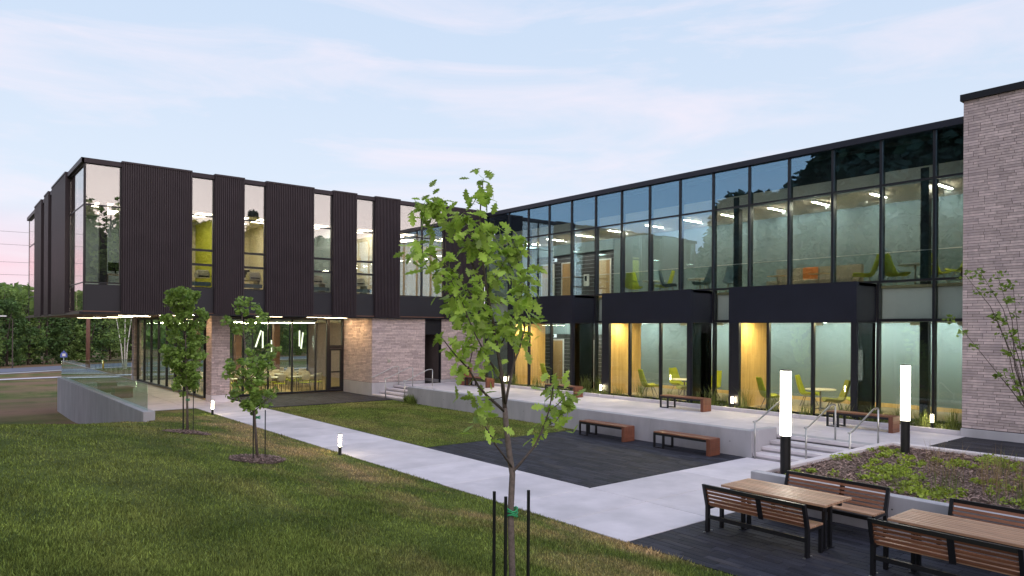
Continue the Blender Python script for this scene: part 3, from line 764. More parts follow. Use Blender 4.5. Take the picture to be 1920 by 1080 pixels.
for j, (x, y, z, tilt) in enumerate(((13.0, 36.4, 2.3, 0.14), (13.3, 36.6, 2.25, 0.0), (15.25, 36.2, 2.2, 0.05), (15.4, 36.9, 2.3, 0.0), (13.0, 42.5, 1.75, 0.0), (13.3, 42.6, 1.7, 0.1), (15.9, 42.3, 1.7, 0.0), (16.3, 42.8, 1.75, 0.0))):
    t = thing('pendant_lamp', 'glowing tubular pendant lamp in the cafeteria, %s from the left' % ORD[j], 'pendant lamp', (x, y, z), group='cafeteria pendants')
    B().tube([(x - tilt, y, z), (x + tilt, y, z + 0.85)], 0.038, 8).build('tube', 'pendant_light', t); B().tube([(x + tilt, y, z + 0.85), (x + tilt, y, 3.62)], 0.006, 4).build('cord', 'frame_metal', t)

# ================================================================== glazed wing
XR, XF = 23.2, 21.8
gw = thing('glazed_wing', 'two storey wing with a long blue tinted glass facade over dark boxed bays', 'building', (24, 18, 0))
MY = [7.10, 8.41] + [9.95 + 1.553 * i for i in range(13)] + [30.55]
Y0, Y1 = 7.04, 30.58
BAY = [(10.06, 14.52), (16.15, 20.65), (22.40, 26.90)]
bx('roof_edge', 'box_metal', gw, XR - 0.14, XR + 0.5, Y0, Y1, 9.33, 9.53)
bx('roof', 'roofing', gw, XR + 0.5, 31, Y0, 32, 9.2, 9.40)
bx('plenum_dark_sheet', 'black_metal', gw, XR + 0.62, XR + 0.66, Y0, Y1, 8.42, 9.3)  # black sheet paints in the darkness of the plenum behind the glass
bx('bulkhead', 'cream_paint', gw, XR + 0.45, XR + 0.5, Y0, Y1, 7.96, 8.40)
bx('ceiling', 'ceiling_tile', gw, XR + 0.45, 26.9, Y0, Y1, 7.90, 7.955)
bx('upper_floor', 'carpet', gw, XR + 0.12, 26.9, Y0, Y1, 4.66, 4.74)
bx('floor_structure', 'cream_paint', gw, XR + 0.5, 26.9, Y0, Y1, 3.72, 4.655)
for a, b in ((Y0, 24.40), (24.40, Y1)):
    up_m = 'teal_paint' if a < 20 else 'dark_tile'
    bx('back_wall', up_m, gw, 26.6 if a < 20 else 26.75, 26.9, a, b, 4.741, 7.899)
    bx('back_wall', up_m, gw, 26.6 if a < 20 else 26.75, 26.9, a, b, 0.57, 3.60)
bx('wall_band', 'teal_paint', gw, 26.55, 26.749, 24.4, Y1, 7.35, 7.898); bx('wall_band', 'teal_paint', gw, 26.55, 26.749, 24.4, Y1, 3.05, 3.60)
# joints in the dark masonry wall
rows = B()
for z in list(np.arange(4.95, 7.3, 0.2)) + list(np.arange(0.8, 3.0, 0.2)): rows.box(26.742, 26.749, 24.4, Y1, z, z + 0.012)
rows.build('masonry_joints', 'concrete_wall', gw, kind='stuff')
bx('end_wall', 'teal_paint', gw, XR + 0.2, 26.9, Y1 + 0.002, Y1 + 0.2, 0.57, 7.9)
bx('ground_floor', 'carpet', gw, XF + 0.1, 26.9, Y0, Y1, 0.40, 0.575)
bx('baseboard', 'slat_wood', gw, 26.57, 26.598, Y0, 24.4, 0.58, 0.72)
for a in [Y0] : bx('ceiling', 'ceiling_tile', gw, XR + 0.1, 26.9, Y0, Y1, 3.60, 3.66)
t_ = 0.055
for y in MY:
    bx('mullion', 'frame_metal', gw, XR - 0.05, XR + 0.18, y - 0.04, y + 0.04, 4.86, 9.33)
bx('transom', 'frame_metal', gw, XR - 0.045, XR + 0.12, Y0, Y1, 7.87, 7.93)
bx('transom', 'frame_metal', gw, XR - 0.045, XR + 0.12, Y0, Y1, 4.83, 4.90)
for a, b in zip(MY[:-1], MY[1:]):
    for z0, z1 in ((4.90, 7.87), (7.93, 9.33)): bx('pane', 'wing_glass', gw, XR - 0.006, XR + 0.006, a + 0.04, b - 0.04, z0, z1)
gaps = [(Y0, 10.06), (14.52, 16.15), (20.65, 22.40), (26.90, Y1)]
for a, b in gaps:
    ms = sorted([a + 0.04, b - 0.04] + [y for y in MY if a + 0.2 < y < b - 0.2])
    for y in ms: bx('mullion', 'frame_metal', gw, XR - 0.05, XR + 0.15, y - 0.035, y + 0.035, 0.5, 4.83)
    for z in (0.58, 3.65): bx('transom', 'frame_metal', gw, XR - 0.045, XR + 0.12, a, b, z - 0.04, z + 0.04)
    for p, q in zip(ms[:-1], ms[1:]):
        bx('pane', 'cafe_glass', gw, XR - 0.006, XR + 0.006, p + 0.035, q - 0.035, 0.62, 3.61)
        bx('pane', 'cafe_glass', gw, XR - 0.006, XR + 0.006, p + 0.035, q - 0.035, 3.69, 4.83)
        bx('spandrel_back', 'frosted', gw, XR + 0.2, XR + 0.22, p + 0.035, q - 0.035, 3.70, 4.65)
for a, b in BAY:
    fr = B()
    fr.box(XF, XF + 0.14, b - 0.40, b, 0.5, 3.60).box(XF, XF + 0.14, a, a + 0.17, 0.5, 3.60)
    pm = [b - 0.40, b - 1.50, b - 3.06, a + 0.17]
    for y in pm[1:3]: fr.box(XF + 0.01, XF + 0.13, y - 0.045, y + 0.045, 0.5, 3.60)
    fr.box(XF + 0.005, XF + 0.135, a + 0.17, b - 0.4, 0.5, 0.66)
    bay = fr.build('bay', 'frame_metal', gw)
    ps = [(pm[1] + 0.045, pm[0]), (pm[2] + 0.045, pm[1] - 0.045), (pm[3], pm[2] - 0.045)]
    for p, q in ps: bx('pane', 'cafe_glass', bay, XF + 0.06, XF + 0.072, p, q, 0.66, 3.60)
    bx('spandrel', 'box_metal', bay, XF - 0.012, XF + 0.002, a - 0.004, b + 0.004, 3.56, 4.82); bx('head', 'box_metal', bay, XF + 0.003, XF + 0.14, a, b, 3.602, 4.82)
    bx('bay_roof', 'box_metal', bay, XF + 0.14, XR - 0.052, a, b, 4.70, 4.80)
    bx('bay_ceiling', 'ceiling_tile', bay, XF + 0.14, XR + 0.1, a + 0.1, b - 0.1, 3.61, 3.66)
    bx('side_panel', 'box_metal', bay, XF + 0.141, XR - 0.052, a, a + 0.08, 3.62, 4.80); bx('side_panel', 'box_metal', bay, XF + 0.141, XR - 0.052, b - 0.08, b, 0.5, 4.80)
    bx('side_pane', 'dark_glass', bay, XF + 0.141, XR - 0.052, a + 0.02, a + 0.032, 0.56, 3.58)
    bx('side_liner', 'box_metal', bay, XF + 0.15, XR - 0.06, a + 0.10, a + 0.14, 0.58, 3.6)
    bx('side_rail', 'frame_metal', bay, XF + 0.141, XR - 0.052, a - 0.01, a + 0.08, 3.57, 3.62)
    bx('corner_post', 'box_metal', bay, XF - 0.008, XF + 0.1, a - 0.012, a - 0.005, 0.5, 3.601)
    # wooden slat wall inside the bay
    sl = B()
    x = XF + 0.3
    while x < 24.05:
        sl.box(x, x + 0.075, b - 0.19, b - 0.15, 0.58, 3.6); x += 0.09
    sw = bx('slat_backing', 'slat_wood', bay, XF + 0.16, 24.1, b - 0.149, b - 0.085, 0.58, 3.6)
    sl.build('slats', 'slat_wood', sw, kind='stuff')
    for j, yy in enumerate((a + 0.8, (a + b) / 2, b - 0.75)):
        pass
for j, (yy, xx) in enumerate(((8.85, 23.75), (15.45, 23.75))):
    B().cbox(xx - 0.12, xx + 0.12, yy - 0.12, yy + 0.12, 4.741, 8.35, 0.01).build('column', 'frame_metal', gw)
    B().cbox(xx - 0.12, xx + 0.12, yy - 0.12, yy + 0.12, 0.576, 4.65, 0.01).build('column', 'frame_metal', gw)
# doors and fittings on the dark wall
for (y, z, lo) in ((24.75, 4.75, 'upper'), (27.35, 4.75, 'upper'), (29.0, 4.75, 'upper'), (25.9, 0.58, 'lower'), (28.2, 0.58, 'lower')):
    dd = bx('door', 'door_wood', gw, 26.70, 26.738, y, y + 0.92, z, z + 2.12)
    bx('door_frame', 'white_paint', dd, 26.68, 26.741, y - 0.06, y, z, z + 2.18); bx('door_frame', 'white_paint', dd, 26.68, 26.741, y + 0.92, y + 0.98, z, z + 2.18); bx('door_frame', 'white_paint', dd, 26.68, 26.741, y, y + 0.92, z + 2.12, z + 2.18)
    B().tube([(26.69, y + 0.1, z + 1.0), (26.64, y + 0.1, z + 1.0), (26.64, y + 0.2, z + 1.0)], 0.012, 6).build('handle', 'stainless', dd)
for z, n in ((4.75, 'upper'), (0.58, 'lower')):
    t = thing('wall_cabinet', 'small pale extinguisher cabinet on the dark wall of the %s hall' % n, 'cabinet', (26.7, 26.4, z + 1.0))
    bx('box', 'white_plastic', t, 26.62, 26.74, 26.25, 26.55, z + 0.85, z + 1.45); bx('window', 'screen', t, 26.612, 26.619, 26.32, 26.48, z + 1.1, z + 1.38)
    t = thing('exit_sign', 'lit exit sign over a doorway in the %s hall' % n, 'sign', (26.7, 28.9, z + 2.35))
    bx('panel', 'exit_light', t, 26.66, 26.70, 28.7, 29.15, z + 2.28, z + 2.46); bx('pictogram', 'screen', t, 26.652, 26.659, 28.86, 29.0, z + 2.31, z + 2.43)
# inner glass guard along the upper windows
gd = thing('glass_guard', 'low glass guard with thin rail inside the upper windows', 'guard rail', (23.55, 18, 4.74))
for a, b in zip(np.linspace(Y0 + 0.1, Y1 - 0.1, 14)[:-1], np.linspace(Y0 + 0.1, Y1 - 0.1, 14)[1:]): bx('glass_panel', 'inner_glass', gd, 23.50, 23.51, a + 0.005, b - 0.005, 4.741, 5.79)
B().tube([(23.505, Y0 + 0.1, 5.80), (23.505, Y1 - 0.1, 5.80)], 0.014, 6).build('rail', 'stainless', gd)
# lights
for j, y in enumerate((8.6, 10.6, 12.6, 14.3, 16.3, 18.1, 20.1, 22.3, 24.4, 26.5, 28.6)):
    t = thing('linear_light', 'slim linear light on the upper hall ceiling, %s from the brick tower' % ORD[j], 'ceiling light', (24.5, y, 7.9), group='upper hall linear lights')
    bx('housing', 'white_plastic', t, 23.95, 25.05, y - 0.05, y + 0.05, 7.84, 7.899); bx('diffuser', 'strip_light', t, 23.96, 25.04, y - 0.042, y + 0.042, 7.828, 7.839)
    t = thing('wall_washer', 'small light washing the upper hall back wall, %s from the brick tower' % ORD[j], 'ceiling light', (26.1, y + 0.6, 7.9), group='upper wall washers')
    bx('housing', 'ceiling_tile', t, 25.50, 25.6, y + 0.40, y + 0.80, 7.80, 7.899); bx('diffuser', 'wash_light', t, 25.601, 25.61, y + 0.42, y + 0.78, 7.81, 7.895)
for j, y in enumerate((8.2, 9.6, 11.3, 13.0, 15.3, 17.2, 18.9, 21.5, 23.4, 25.4, 27.6)):
    t = thing('wall_washer', 'small light washing the ground floor back wall, %s from the brick tower' % ORD[j], 'ceiling light', (25.9, y, 3.6), group='ground floor wall washers')
    bx('housing', 'ceiling_tile', t, 25.05, 25.15, y - 0.2, y + 0.2, 3.50, 3.599); bx('diffuser', 'wash_light_low', t, 25.151, 25.16, y - 0.18, y + 0.18, 3.51, 3.595)
BN = ['nearest the brick tower', 'in the middle', 'nearest the black wing']
for i, (a, b) in enumerate(BAY):
    for j, (dx, dy, w) in enumerate(((0.75, b - a - 0.6, 'wood slat'), (1.0, 2.4, 'central'), (1.0, 1.0, 'near'))):
        x, y = XF + dx, a + dy
        t = thing('down_light', 'warm recessed %s downlight in the bay %s' % (w, BN[i]), 'downlight', (x, y, 3.61), group='bay downlights')
        B().lathe([(0.10, 3.595), (0.10, 3.609)], x, y, 12).build('trim', 'white_plastic', t); B().lathe([(0.08, 3.588), (0.08, 3.594)], x, y, 12).build('lens', 'down_light', t)

# ================================================================== indoor furniture
def lounge_proto(fabric):
    t = thing('lounge_chair', 'x', 'lounge chair')
    prof = [(0.36, 0.40, 0.30), (0.30, 0.435, 0.33), (0.15, 0.42, 0.35), (-0.05, 0.39, 0.35), (-0.20, 0.40, 0.34), (-0.29, 0.50, 0.32), (-0.34, 0.66, 0.29), (-0.39, 0.84, 0.25), (-0.43, 1.00, 0.22), (-0.46, 1.10, 0.19)]
    b = B(); nu = 9
    for x, z, w in prof:
        for j in range(nu):
            u = -1 + 2 * j / (nu - 1)
            curl = abs(u) ** 2.6
            b.v.append((x + curl * (0.10 if z > 0.45 else 0.0), u * w, z + curl * (0.10 if z < 0.6 else 0.03)))
    for i in range(len(prof) - 1):
        for j in range(nu - 1):
            a = i * nu + j; b.f.append((a, a + 1, a + nu + 1, a + nu))
    s = b.build('shell', fabric, t, smooth=True)
    md = s.modifiers.new('thick', 'SOLIDIFY'); md.thickness = 0.035; md.offset = -1
    md = s.modifiers.new('sub', 'SUBSURF'); md.levels = 1; md.render_levels = 1
    for sx, sy in ((0.22, 0.20), (0.22, -0.20), (-0.2, 0.2), (-0.2, -0.2)):
        B().tube([(sx * 0.6, sy * 0.6, 0.38), (sx * 1.25, sy * 1.25, 0.0)], [0.018, 0.012], 6).build('leg', 'chair_leg', t)
    return t
P = {f: lounge_proto(f) for f in ('lime_fabric', 'olive_fabric', 'blue_fabric')}
used = set()
def lounge(fabric, label, x, y, z, deg, group):
    src = P[fabric]
    if fabric in used: o = copy_thing(src, label, (x, y, z), R(deg))
    else:
        used.add(fabric); o = src; o.location = (x, y, z); o.rotation_euler = (0, 0, R(deg)); o['label'] = label
    o['group'] = group
GF, UF = 0.575, 4.74
g = 'lime lounge chairs in the bays'
bays = ['bay nearest the brick tower', 'middle bay', 'bay nearest the black wing']
for (x, y, d, f, l) in ((22.7, 13.45, -40, 'lime_fabric', 'lime lounge chair by the wood slats in the bay nearest the brick tower'), (24.7, 13.1, -75, 'lime_fabric', 'lime lounge chair behind the table in the bay nearest the brick tower'), (23.1, 11.35, 130, 'olive_fabric', 'olive backed lounge chair seen from behind in the bay nearest the brick tower'), (24.2, 11.1, 170, 'lime_fabric', 'rightmost lime lounge chair in the bay nearest the brick tower'),
                        (22.9, 19.0, -30, 'lime_fabric', 'lime lounge chair by the wood slats in the middle bay'), (24.7, 18.9, -100, 'lime_fabric', 'lime lounge chair facing out behind the table in the middle bay'), (23.2, 17.35, 150, 'olive_fabric', 'olive backed lounge chair seen from behind in the middle bay'), (24.3, 17.0, 170, 'lime_fabric', 'lime lounge chair half hidden at the right of the middle bay'),
                        (23.0, 25.2, -20, 'lime_fabric', 'lime lounge chair facing right in the bay nearest the black wing'), (24.9, 25.0, -110, 'lime_fabric', 'upright lime lounge chair in the bay nearest the black wing'), (23.6, 23.5, 160, 'olive_fabric', 'olive backed lounge chair in the bay nearest the black wing')):
    lounge(f, l, x, y, GF, d, g)
g = 'lounge chairs in the upper hall'
for (x, y, d, f, l) in ((24.2, 10.9, 110, 'lime_fabric', 'lime lounge chair left of the wide mullion in the upper hall, leftmost of its four'), (24.6, 10.1, -30, 'lime_fabric', 'second lime lounge chair of the four near the brick tower in the upper hall'), (24.7, 8.9, -120, 'lime_fabric', 'third lime lounge chair of the four near the brick tower in the upper hall'), (24.2, 8.0, 150, 'lime_fabric', 'lime lounge chair right beside the brick tower in the upper hall'),
                        (24.3, 21.1, 20, 'lime_fabric', 'single lime lounge chair beside the pale door in the upper hall'), (24.4, 19.5, 120, 'lime_fabric', 'low lime lounge chair left of the blue chairs in the upper hall'), (24.0, 18.9, -60, 'blue_fabric', 'leftmost blue lounge chair in the upper hall'), (24.0, 17.2, 100, 'blue_fabric', 'blue lounge chair seen from behind in the upper hall'), (24.2, 16.0, -150, 'blue_fabric', 'rightmost blue lounge chair near the column in the upper hall')):
    lounge(f, l, x, y, UF, d, g)
def round_table(label, x, y, z, r=0.5, h=0.72):
    t = thing('round_table', label, 'table', (x, y, z), group='round lounge tables')
    B().lathe([(r, z + h - 0.03), (r, z + h)], x, y, 24).build('table_top', 'laminate', t)
    B().tube([(x, y, z + 0.02), (x, y, z + h - 0.03)], 0.03, 8).build('stem', 'chair_leg', t)
    for a in range(4): B().tube([(x, y, z + 0.06), (x + 0.3 * math.cos(a * 1.57 + .4), y + 0.3 * math.sin(a * 1.57 + .4), z + 0.012)], 0.015, 5).build('foot', 'chair_leg', t)
round_table('round white table in the bay nearest the brick tower', 23.8, 12.2, GF)
round_table('round white table in the middle bay', 23.9, 18.0, GF)
round_table('round white table in the bay nearest the black wing', 24.0, 24.4, GF)
round_table('round table among the lime chairs of the upper hall', 24.4, 9.4, UF); round_table('round table left of the blue chairs in the upper hall', 24.6, 20.2, UF); round_table('round table between the blue chairs in the upper hall', 24.9, 18.0, UF)
# long sofa upstairs
t = thing('sofa', 'long taupe sofa with an orange cushion section in the upper hall', 'sofa', (25.2, 13.2, UF))
B().cbox(24.8, 25.5, 11.6, 14.9, UF + 0.1, UF + 0.45, 0.03).build('seat', 'taupe_fabric', t)
B().cbox(25.5, 25.7, 11.6, 13.2, UF + 0.1, UF + 0.95, 0.03).build('backrest', 'taupe_fabric', t); B().cbox(25.5, 25.7, 13.2, 13.8, UF + 0.1, UF + 0.95, 0.03).build('backrest', 'orange_fabric', t); B().cbox(25.5, 25.7, 13.8, 14.9, UF + 0.1, UF + 0.95, 0.03).build('backrest', 'taupe_fabric', t)
for j, y in enumerate((12.6, 14.2)):
    t = thing('side_table', '%s small side table in front of the long sofa' % ('right', 'left')[j], 'table', (24.4, y, UF))
    bx('table_top', 'door_wood', t, 24.2, 24.6, y - 0.3, y + 0.3, UF + 0.58, UF + 0.61); bx('stem', 'chair_leg', t, 24.38, 24.42, y - 0.02, y + 0.02, UF + 0.02, UF + 0.58); bx('base', 'chair_leg', t, 24.22, 24.58, y - 0.2, y + 0.2, UF, UF + 0.02)
# cafeteria chairs and tables
ch = thing('cafeteria_chair', 'x', 'chair')
B().cbox(-0.22, 0.22, -0.22, 0.22, 0.43, 0.47, 0.012).build('seat', 'lime_fabric', ch)
bk = B()
for i in range(5):
    z = 0.58 + i * 0.085
    for j in range(6): u = -1 + 2 * j / 5; bk.v.append((-0.24 - 0.02 * i * 0.5 + 0.05 * u * u, u * (0.22 - 0.005 * i), z))
for i in range(4):
    for j in range(5): a = i * 6 + j; bk.f.append((a, a + 1, a + 7, a + 6))
o = bk.build('backrest', 'chair_shell', ch, smooth=True); md = o.modifiers.new('thick', 'SOLIDIFY'); md.thickness = 0.02
for sx in (-0.2, 0.2):
    for sy in (-0.2, 0.2): B().tube([(sx, sy, 0.43), (sx * 1.15, sy * 1.1, 0.0)], 0.013, 5).build('leg', 'chair_leg', ch)
for sy in (-0.2, 0.2): B().tube([(-0.2, sy, 0.44), (-0.245, sy, 0.62)], 0.012, 5).build('back_support', 'chair_leg', ch)
tb = thing('cafeteria_table', 'x', 'table')
B().cbox(-0.75, 0.75, -0.38, 0.38, 0.71, 0.74, 0.01).build('table_top', 'laminate', tb)
for sx in (-0.6, 0.6):
    for sy in (-0.28, 0.28): B().tube([(sx, sy, 0.71), (sx, sy, 0)], 0.018, 6).build('leg', 'chair_leg', tb)
firsts = {'c': True, 't': True}
rn = ['front', 'second', 'third', 'rear']
FL = 0.056
for r_, y in enumerate((35.6, 37.9, 40.0, 43.2)):
    for c_, x in enumerate((11.2, 13.2, 15.2)):
        if r_ == 2: x += 1.0
        lab = '%s cafeteria table from the left in the %s row' % (ORD[c_], rn[r_])
        if firsts['t']: tb.location = (x, y, FL); tb['label'] = lab; firsts['t'] = False; o = tb
        else: o = copy_thing(tb, lab, (x, y, FL))
        o['group'] = 'cafeteria tables'
        for q, (dx, dy, dg) in enumerate(((-0.38, -0.62, 90), (0.38, -0.62, 90), (-0.38, 0.62, -90), (0.38, 0.62, -90))):
            lab = '%s %s chair at the %s cafeteria table from the left, %s row' % (('near', 'near', 'far', 'far')[q], ('left', 'right')[q % 2], ORD[c_], rn[r_])
            args = ((x + dx + random.uniform(-.06, .06), y + dy + random.uniform(-.05, .05), FL), R(dg + random.uniform(-14, 14)))
            if firsts['c']: ch.location = args[0]; ch.rotation_euler = (0, 0, args[1]); ch['label'] = lab; firsts['c'] = False; o = ch
            else: o = copy_thing(ch, lab, *args)
            o['group'] = 'cafeteria chairs'
# office bits behind the upper windows
FZ = 4.36
def desk(label, x, y, w=1.0, rz=0, h=1.02):
    t = thing('desk', label, 'desk', (x, y, FZ))
    bx('desk_top', 'laminate', t, x - w / 2, x + w / 2, y - 0.35, y + 0.35, FZ + h, FZ + h + 0.03)
    for sx in (-1, 1): bx('leg', 'chair_leg', t, x + sx * (w / 2 - 0.1) - 0.03, x + sx * (w / 2 - 0.1) + 0.03, y - 0.3, y + 0.3, FZ, FZ + h)
desk('raised desk by the corner window of the black wing', 5.75, 32.2, 0.9)
desk('desk with paper trays behind the second narrow window', 10.9, 31.9, 1.0); desk('desk under the printer behind the third narrow window', 14.0, 31.9, 1.0); desk('desk under the copier behind the fourth narrow window', 16.2, 31.9, 1.0)
def monitor(label, x, y, z):
    t = thing('monitor', label, 'monitor', (x, y, z)); bx('screen', 'screen', t, x - 0.27, x + 0.27, y - 0.015, y + 0.015, z + 0.12, z + 0.46); bx('stand', 'screen', t, x - 0.03, x + 0.03, y - 0.02, y + 0.02, z + 0.012, z + 0.12); bx('foot', 'screen', t, x - 0.12, x + 0.12, y - 0.09, y + 0.09, z, z + 0.012)
monitor('black monitor on the desk by the corner window', 5.72, 32.1, FZ + 1.05); monitor('black monitor behind the second narrow window', 10.75, 32.0, FZ + 1.05)
t = thing('potted_plant', 'green plant in a red pot at the corner window', 'plant', (5.2, 31.6, FZ))
bx('stand', 'chair_leg', t, 5.08, 5.32, 31.48, 31.72, FZ, FZ + 1.0)
B().lathe([(0.08, FZ + 1.0), (0.12, FZ + 1.22), (0.13, FZ + 1.22)], 5.2, 31.6, 12).build('pot', 'pot', t)
lv = B()
for i in range(26):
    a = random.uniform(0, 6.28); l = random.uniform(0.12, 0.3); lean = random.uniform(0.1, 0.8)
    p0 = Vector((5.2, 31.6, FZ + 1.2)); p1 = p0 + Vector((math.cos(a) * l * lean, math.sin(a) * l * lean, l)); s_ = Vector((-math.sin(a), math.cos(a), 0)) * 0.012
    lv.quad(tuple(p0 - s_), tuple(p0 + s_), tuple(p1 + s_ * .4), tuple(p1 - s_ * .4))
lv.build('leaves', 'young_leaf', t, kind='stuff')
def machine(label, x, y, cat='printer'):
    z = FZ + 1.05; t = thing('printer', label, cat, (x, y, z))
    B().cbox(x - 0.26, x + 0.26, y - 0.22, y + 0.22, z, z + 0.24, 0.02).build('body', 'printer_plastic', t); B().cbox(x - 0.22, x + 0.22, y - 0.2, y + 0.2, z + 0.242, z + 0.34, 0.02).build('scanner_lid', 'printer_plastic', t); bx('paper_tray', 'screen', t, x - 0.2, x + 0.2, y - 0.24, y - 0.222, z + 0.05, z + 0.09)
machine('beige printer behind the third narrow window', 14.05, 31.75); machine('beige copier behind the fourth narrow window', 16.25, 31.75); machine('pale printer at the second narrow window', 11.05, 31.6); machine('small pale printer in the lime walled office', 9.0, 32.0)

# ================================================================== terrace benches
def slab_bench(label, x0, x1, y0, y1, z, tall=False):
    t = thing('bench', label, 'bench', ((x0 + x1) / 2, (y0 + y1) / 2, z), group='wood topped benches on the terrace and plaza')
    h = 0.44
    bl = B().cbox(x0, x1, y0, y0 + 0.11, z, z + h + 0.012, 0.008).build('end_block', 'bench_wood', t)
    for i in range(4): bx('board', 'bench_wood', bl, x0 + 0.004, x1 - 0.004, y0 - 0.012, y0 - 0.001, z + 0.012 + i * 0.108, z + 0.114 + i * 0.108)
    bx('side_frame', 'powder_steel', t, x0, x1, y0 + 0.112, y1, z + h - 0.085, z + h - 0.022)
    n = 5; w = (x1 - x0) / n
    for i in range(n): B().cbox(x0 + i * w + 0.004, x0 + (i + 1) * w - 0.004, y0 + 0.114, y1 - 0.002, z + h - 0.02, z + h + 0.012, 0.004).build('slat', 'deck_wood', t)
    for x in (x0, x1 - 0.05):
        for yy in (y1 - 0.05, y1 - 0.36): bx('leg', 'powder_steel', t, x, x + 0.05, yy, yy + 0.05, z, z + h - 0.086)
        bx('leg_base', 'powder_steel', t, x, x + 0.05, y1 - 0.309, y1 - 0.051, z, z + 0.03)
    if tall:
        B().cbox(x0, x1, y1 + 0.01, y1 + 0.5, z, z + 0.85, 0.01).build('planter_box', 'bench_wood', t)
        bx('box_panel', 'powder_steel', t, x0 - 0.01, x1 + 0.01, y1 + 0.51, y1 + 0.56, z, z + 0.86)
slab_bench('wooden topped bench on dark pavers closest to the wide stairs', 15.75, 16.2, 11.05, 12.92, 0.0)
slab_bench('wooden topped bench on dark pavers next to the courtyard lawn', 15.75, 16.2, 14.0, 15.88, 0.0)
slab_bench('terrace bench beside the wide stairs, nearest the brick tower', 20.35, 20.8, 8.4, 10.25, DECK)
slab_bench('terrace bench in front of the gap between the two nearer bays', 20.35, 20.8, 14.55, 16.4, DECK)
slab_bench('terrace bench in front of the bay partly hidden by the oak', 20.35, 20.8, 20.75, 22.6, DECK)
slab_bench('farthest terrace bench with a tall wooden end box', 20.35, 20.8, 26.7, 28.5, DECK, True)

# ================================================================== picnic tables with backed benches
def backed_bench(label, y0, y1, x, sgn):
    """seat opens towards sgn*X; back at x"""
    t = thing('backed_bench', label, 'bench', (x, (y0 + y1) / 2, 0), group='slatted benches at the picnic tables')
    X = lambda d: x + sgn * d
    def ordx(a, b): return (min(a, b), max(a, b))
    for y in (y0, y1 - 0.05):
        pts = [(X(0.0), 0.79), (X(0.05), 0.79), (X(0.17), 0.42), (X(0.17), 0.0), (X(0.10), 0.0), (X(0.10), 0.42)]
        B().prism(pts if sgn > 0 else pts[::-1], y, y + 0.05, 'y').build('back_post', 'powder_steel', t)
        a, b = ordx(X(0.172), X(0.56)); bx('seat_arm', 'powder_steel', t, a, b, y, y + 0.05, 0.37, 0.41)
        a, b = ordx(X(0.50), X(0.56)); bx('front_leg', 'powder_steel', t, a, b, y, y + 0.05, 0.0, 0.369)
        for d in (0.05, 0.24): B().lathe([(0.02, 0.001), (0.02, 0.012)], X(d), y + 0.025, 8).build('anchor_bolt', 'stainless', t)
    a, b = ordx(X(0.0), X(0.045)); bx('top_rail', 'powder_steel', t, a, b, y0 + 0.052, y1 - 0.052, 0.735, 0.79)
    ym = (y0 + y1) / 2 - 0.12
    B().prism([(X(0.012), 0.734), (X(0.03), 0.734), (X(0.125), 0.41), (X(0.105), 0.41)] if sgn > 0 else [(X(0.105), 0.41), (X(0.125), 0.41), (X(0.03), 0.734), (X(0.012), 0.734)], ym - 0.04, ym + 0.04, 'y').build('back_strap', 'powder_steel', t)
    a, b = ordx(X(0.11), X(0.15)); bx('stretcher', 'powder_steel', t, a, b, y0 + 0.052, y1 - 0.052, 0.22, 0.28)
    for ya, yb in ((y0 + 0.054, ym - 0.005), (ym + 0.005, y1 - 0.054)):
        for i in range(5):
            z = 0.695 - i * 0.062; d = 0.035 + (0.735 - z) * 0.29
            pts = [(X(d), z), (X(d + 0.024), z + 0.004), (X(d + 0.010), z + 0.043), (X(d - 0.014), z + 0.04)]
            B().prism(pts if sgn > 0 else pts[::-1], ya, yb, 'y').build('back_slat', 'deck_wood', t)
    for i in range(6):
        a, b = ordx(X(0.185 + i * 0.066), X(0.185 + i * 0.066 + 0.056)); B().cbox(a, b, y0 + 0.01, y1 - 0.01, 0.412, 0.44, 0.005).build('seat_slat', 'table_wood', t)
def picnic_table(label, y0, y1, x0, x1):
    t = thing('picnic_table', label, 'table', ((x0 + x1) / 2, (y0 + y1) / 2, 0), group='slatted picnic tables')
    n = 9; w = (x1 - x0) / n
    for i in range(n): B().cbox(x0 + i * w + 0.004, x0 + (i + 1) * w - 0.004, y0, y1, 0.715, 0.75, 0.006).build('top_slat', 'table_wood', t)
    bx('apron', 'powder_steel', t, x0 + 0.12, x0 + 0.17, y0 + 0.1, y1 - 0.1, 0.62, 0.712); bx('apron', 'powder_steel', t, x1 - 0.17, x1 - 0.12, y0 + 0.1, y1 - 0.1, 0.62, 0.712)
    for y in (y0 + 0.16, y1 - 0.24):
        bx('cross_arm', 'powder_steel', t, x0 + 0.06, x1 - 0.06, y, y + 0.05, 0.66, 0.71)
        for x in (x0 + 0.30, x1 - 0.36): bx('leg', 'powder_steel', t, x, x + 0.06, y, y + 0.05, 0.0, 0.659)
        bx('foot_plate', 'powder_steel', t, x0 + 0.25, x1 - 0.25, y - 0.01, y + 0.06, 0.001, 0.012)
for dy, n1, n2 in ((0, 'far', 'nearer the path'), (-2.64, 'near', 'at the right edge')):
    picnic_table('slatted wooden picnic table ' + n2, 5.10 + dy, 6.88 + dy, 10.12, 10.95)
    backed_bench('slatted bench seen from behind at the picnic table ' + n2, 5.22 + dy, 6.98 + dy, 9.74, 1)
    backed_bench('slatted bench against the planter wall at the picnic table ' + n2, 4.95 + dy, 6.72 + dy, 11.95, -1)

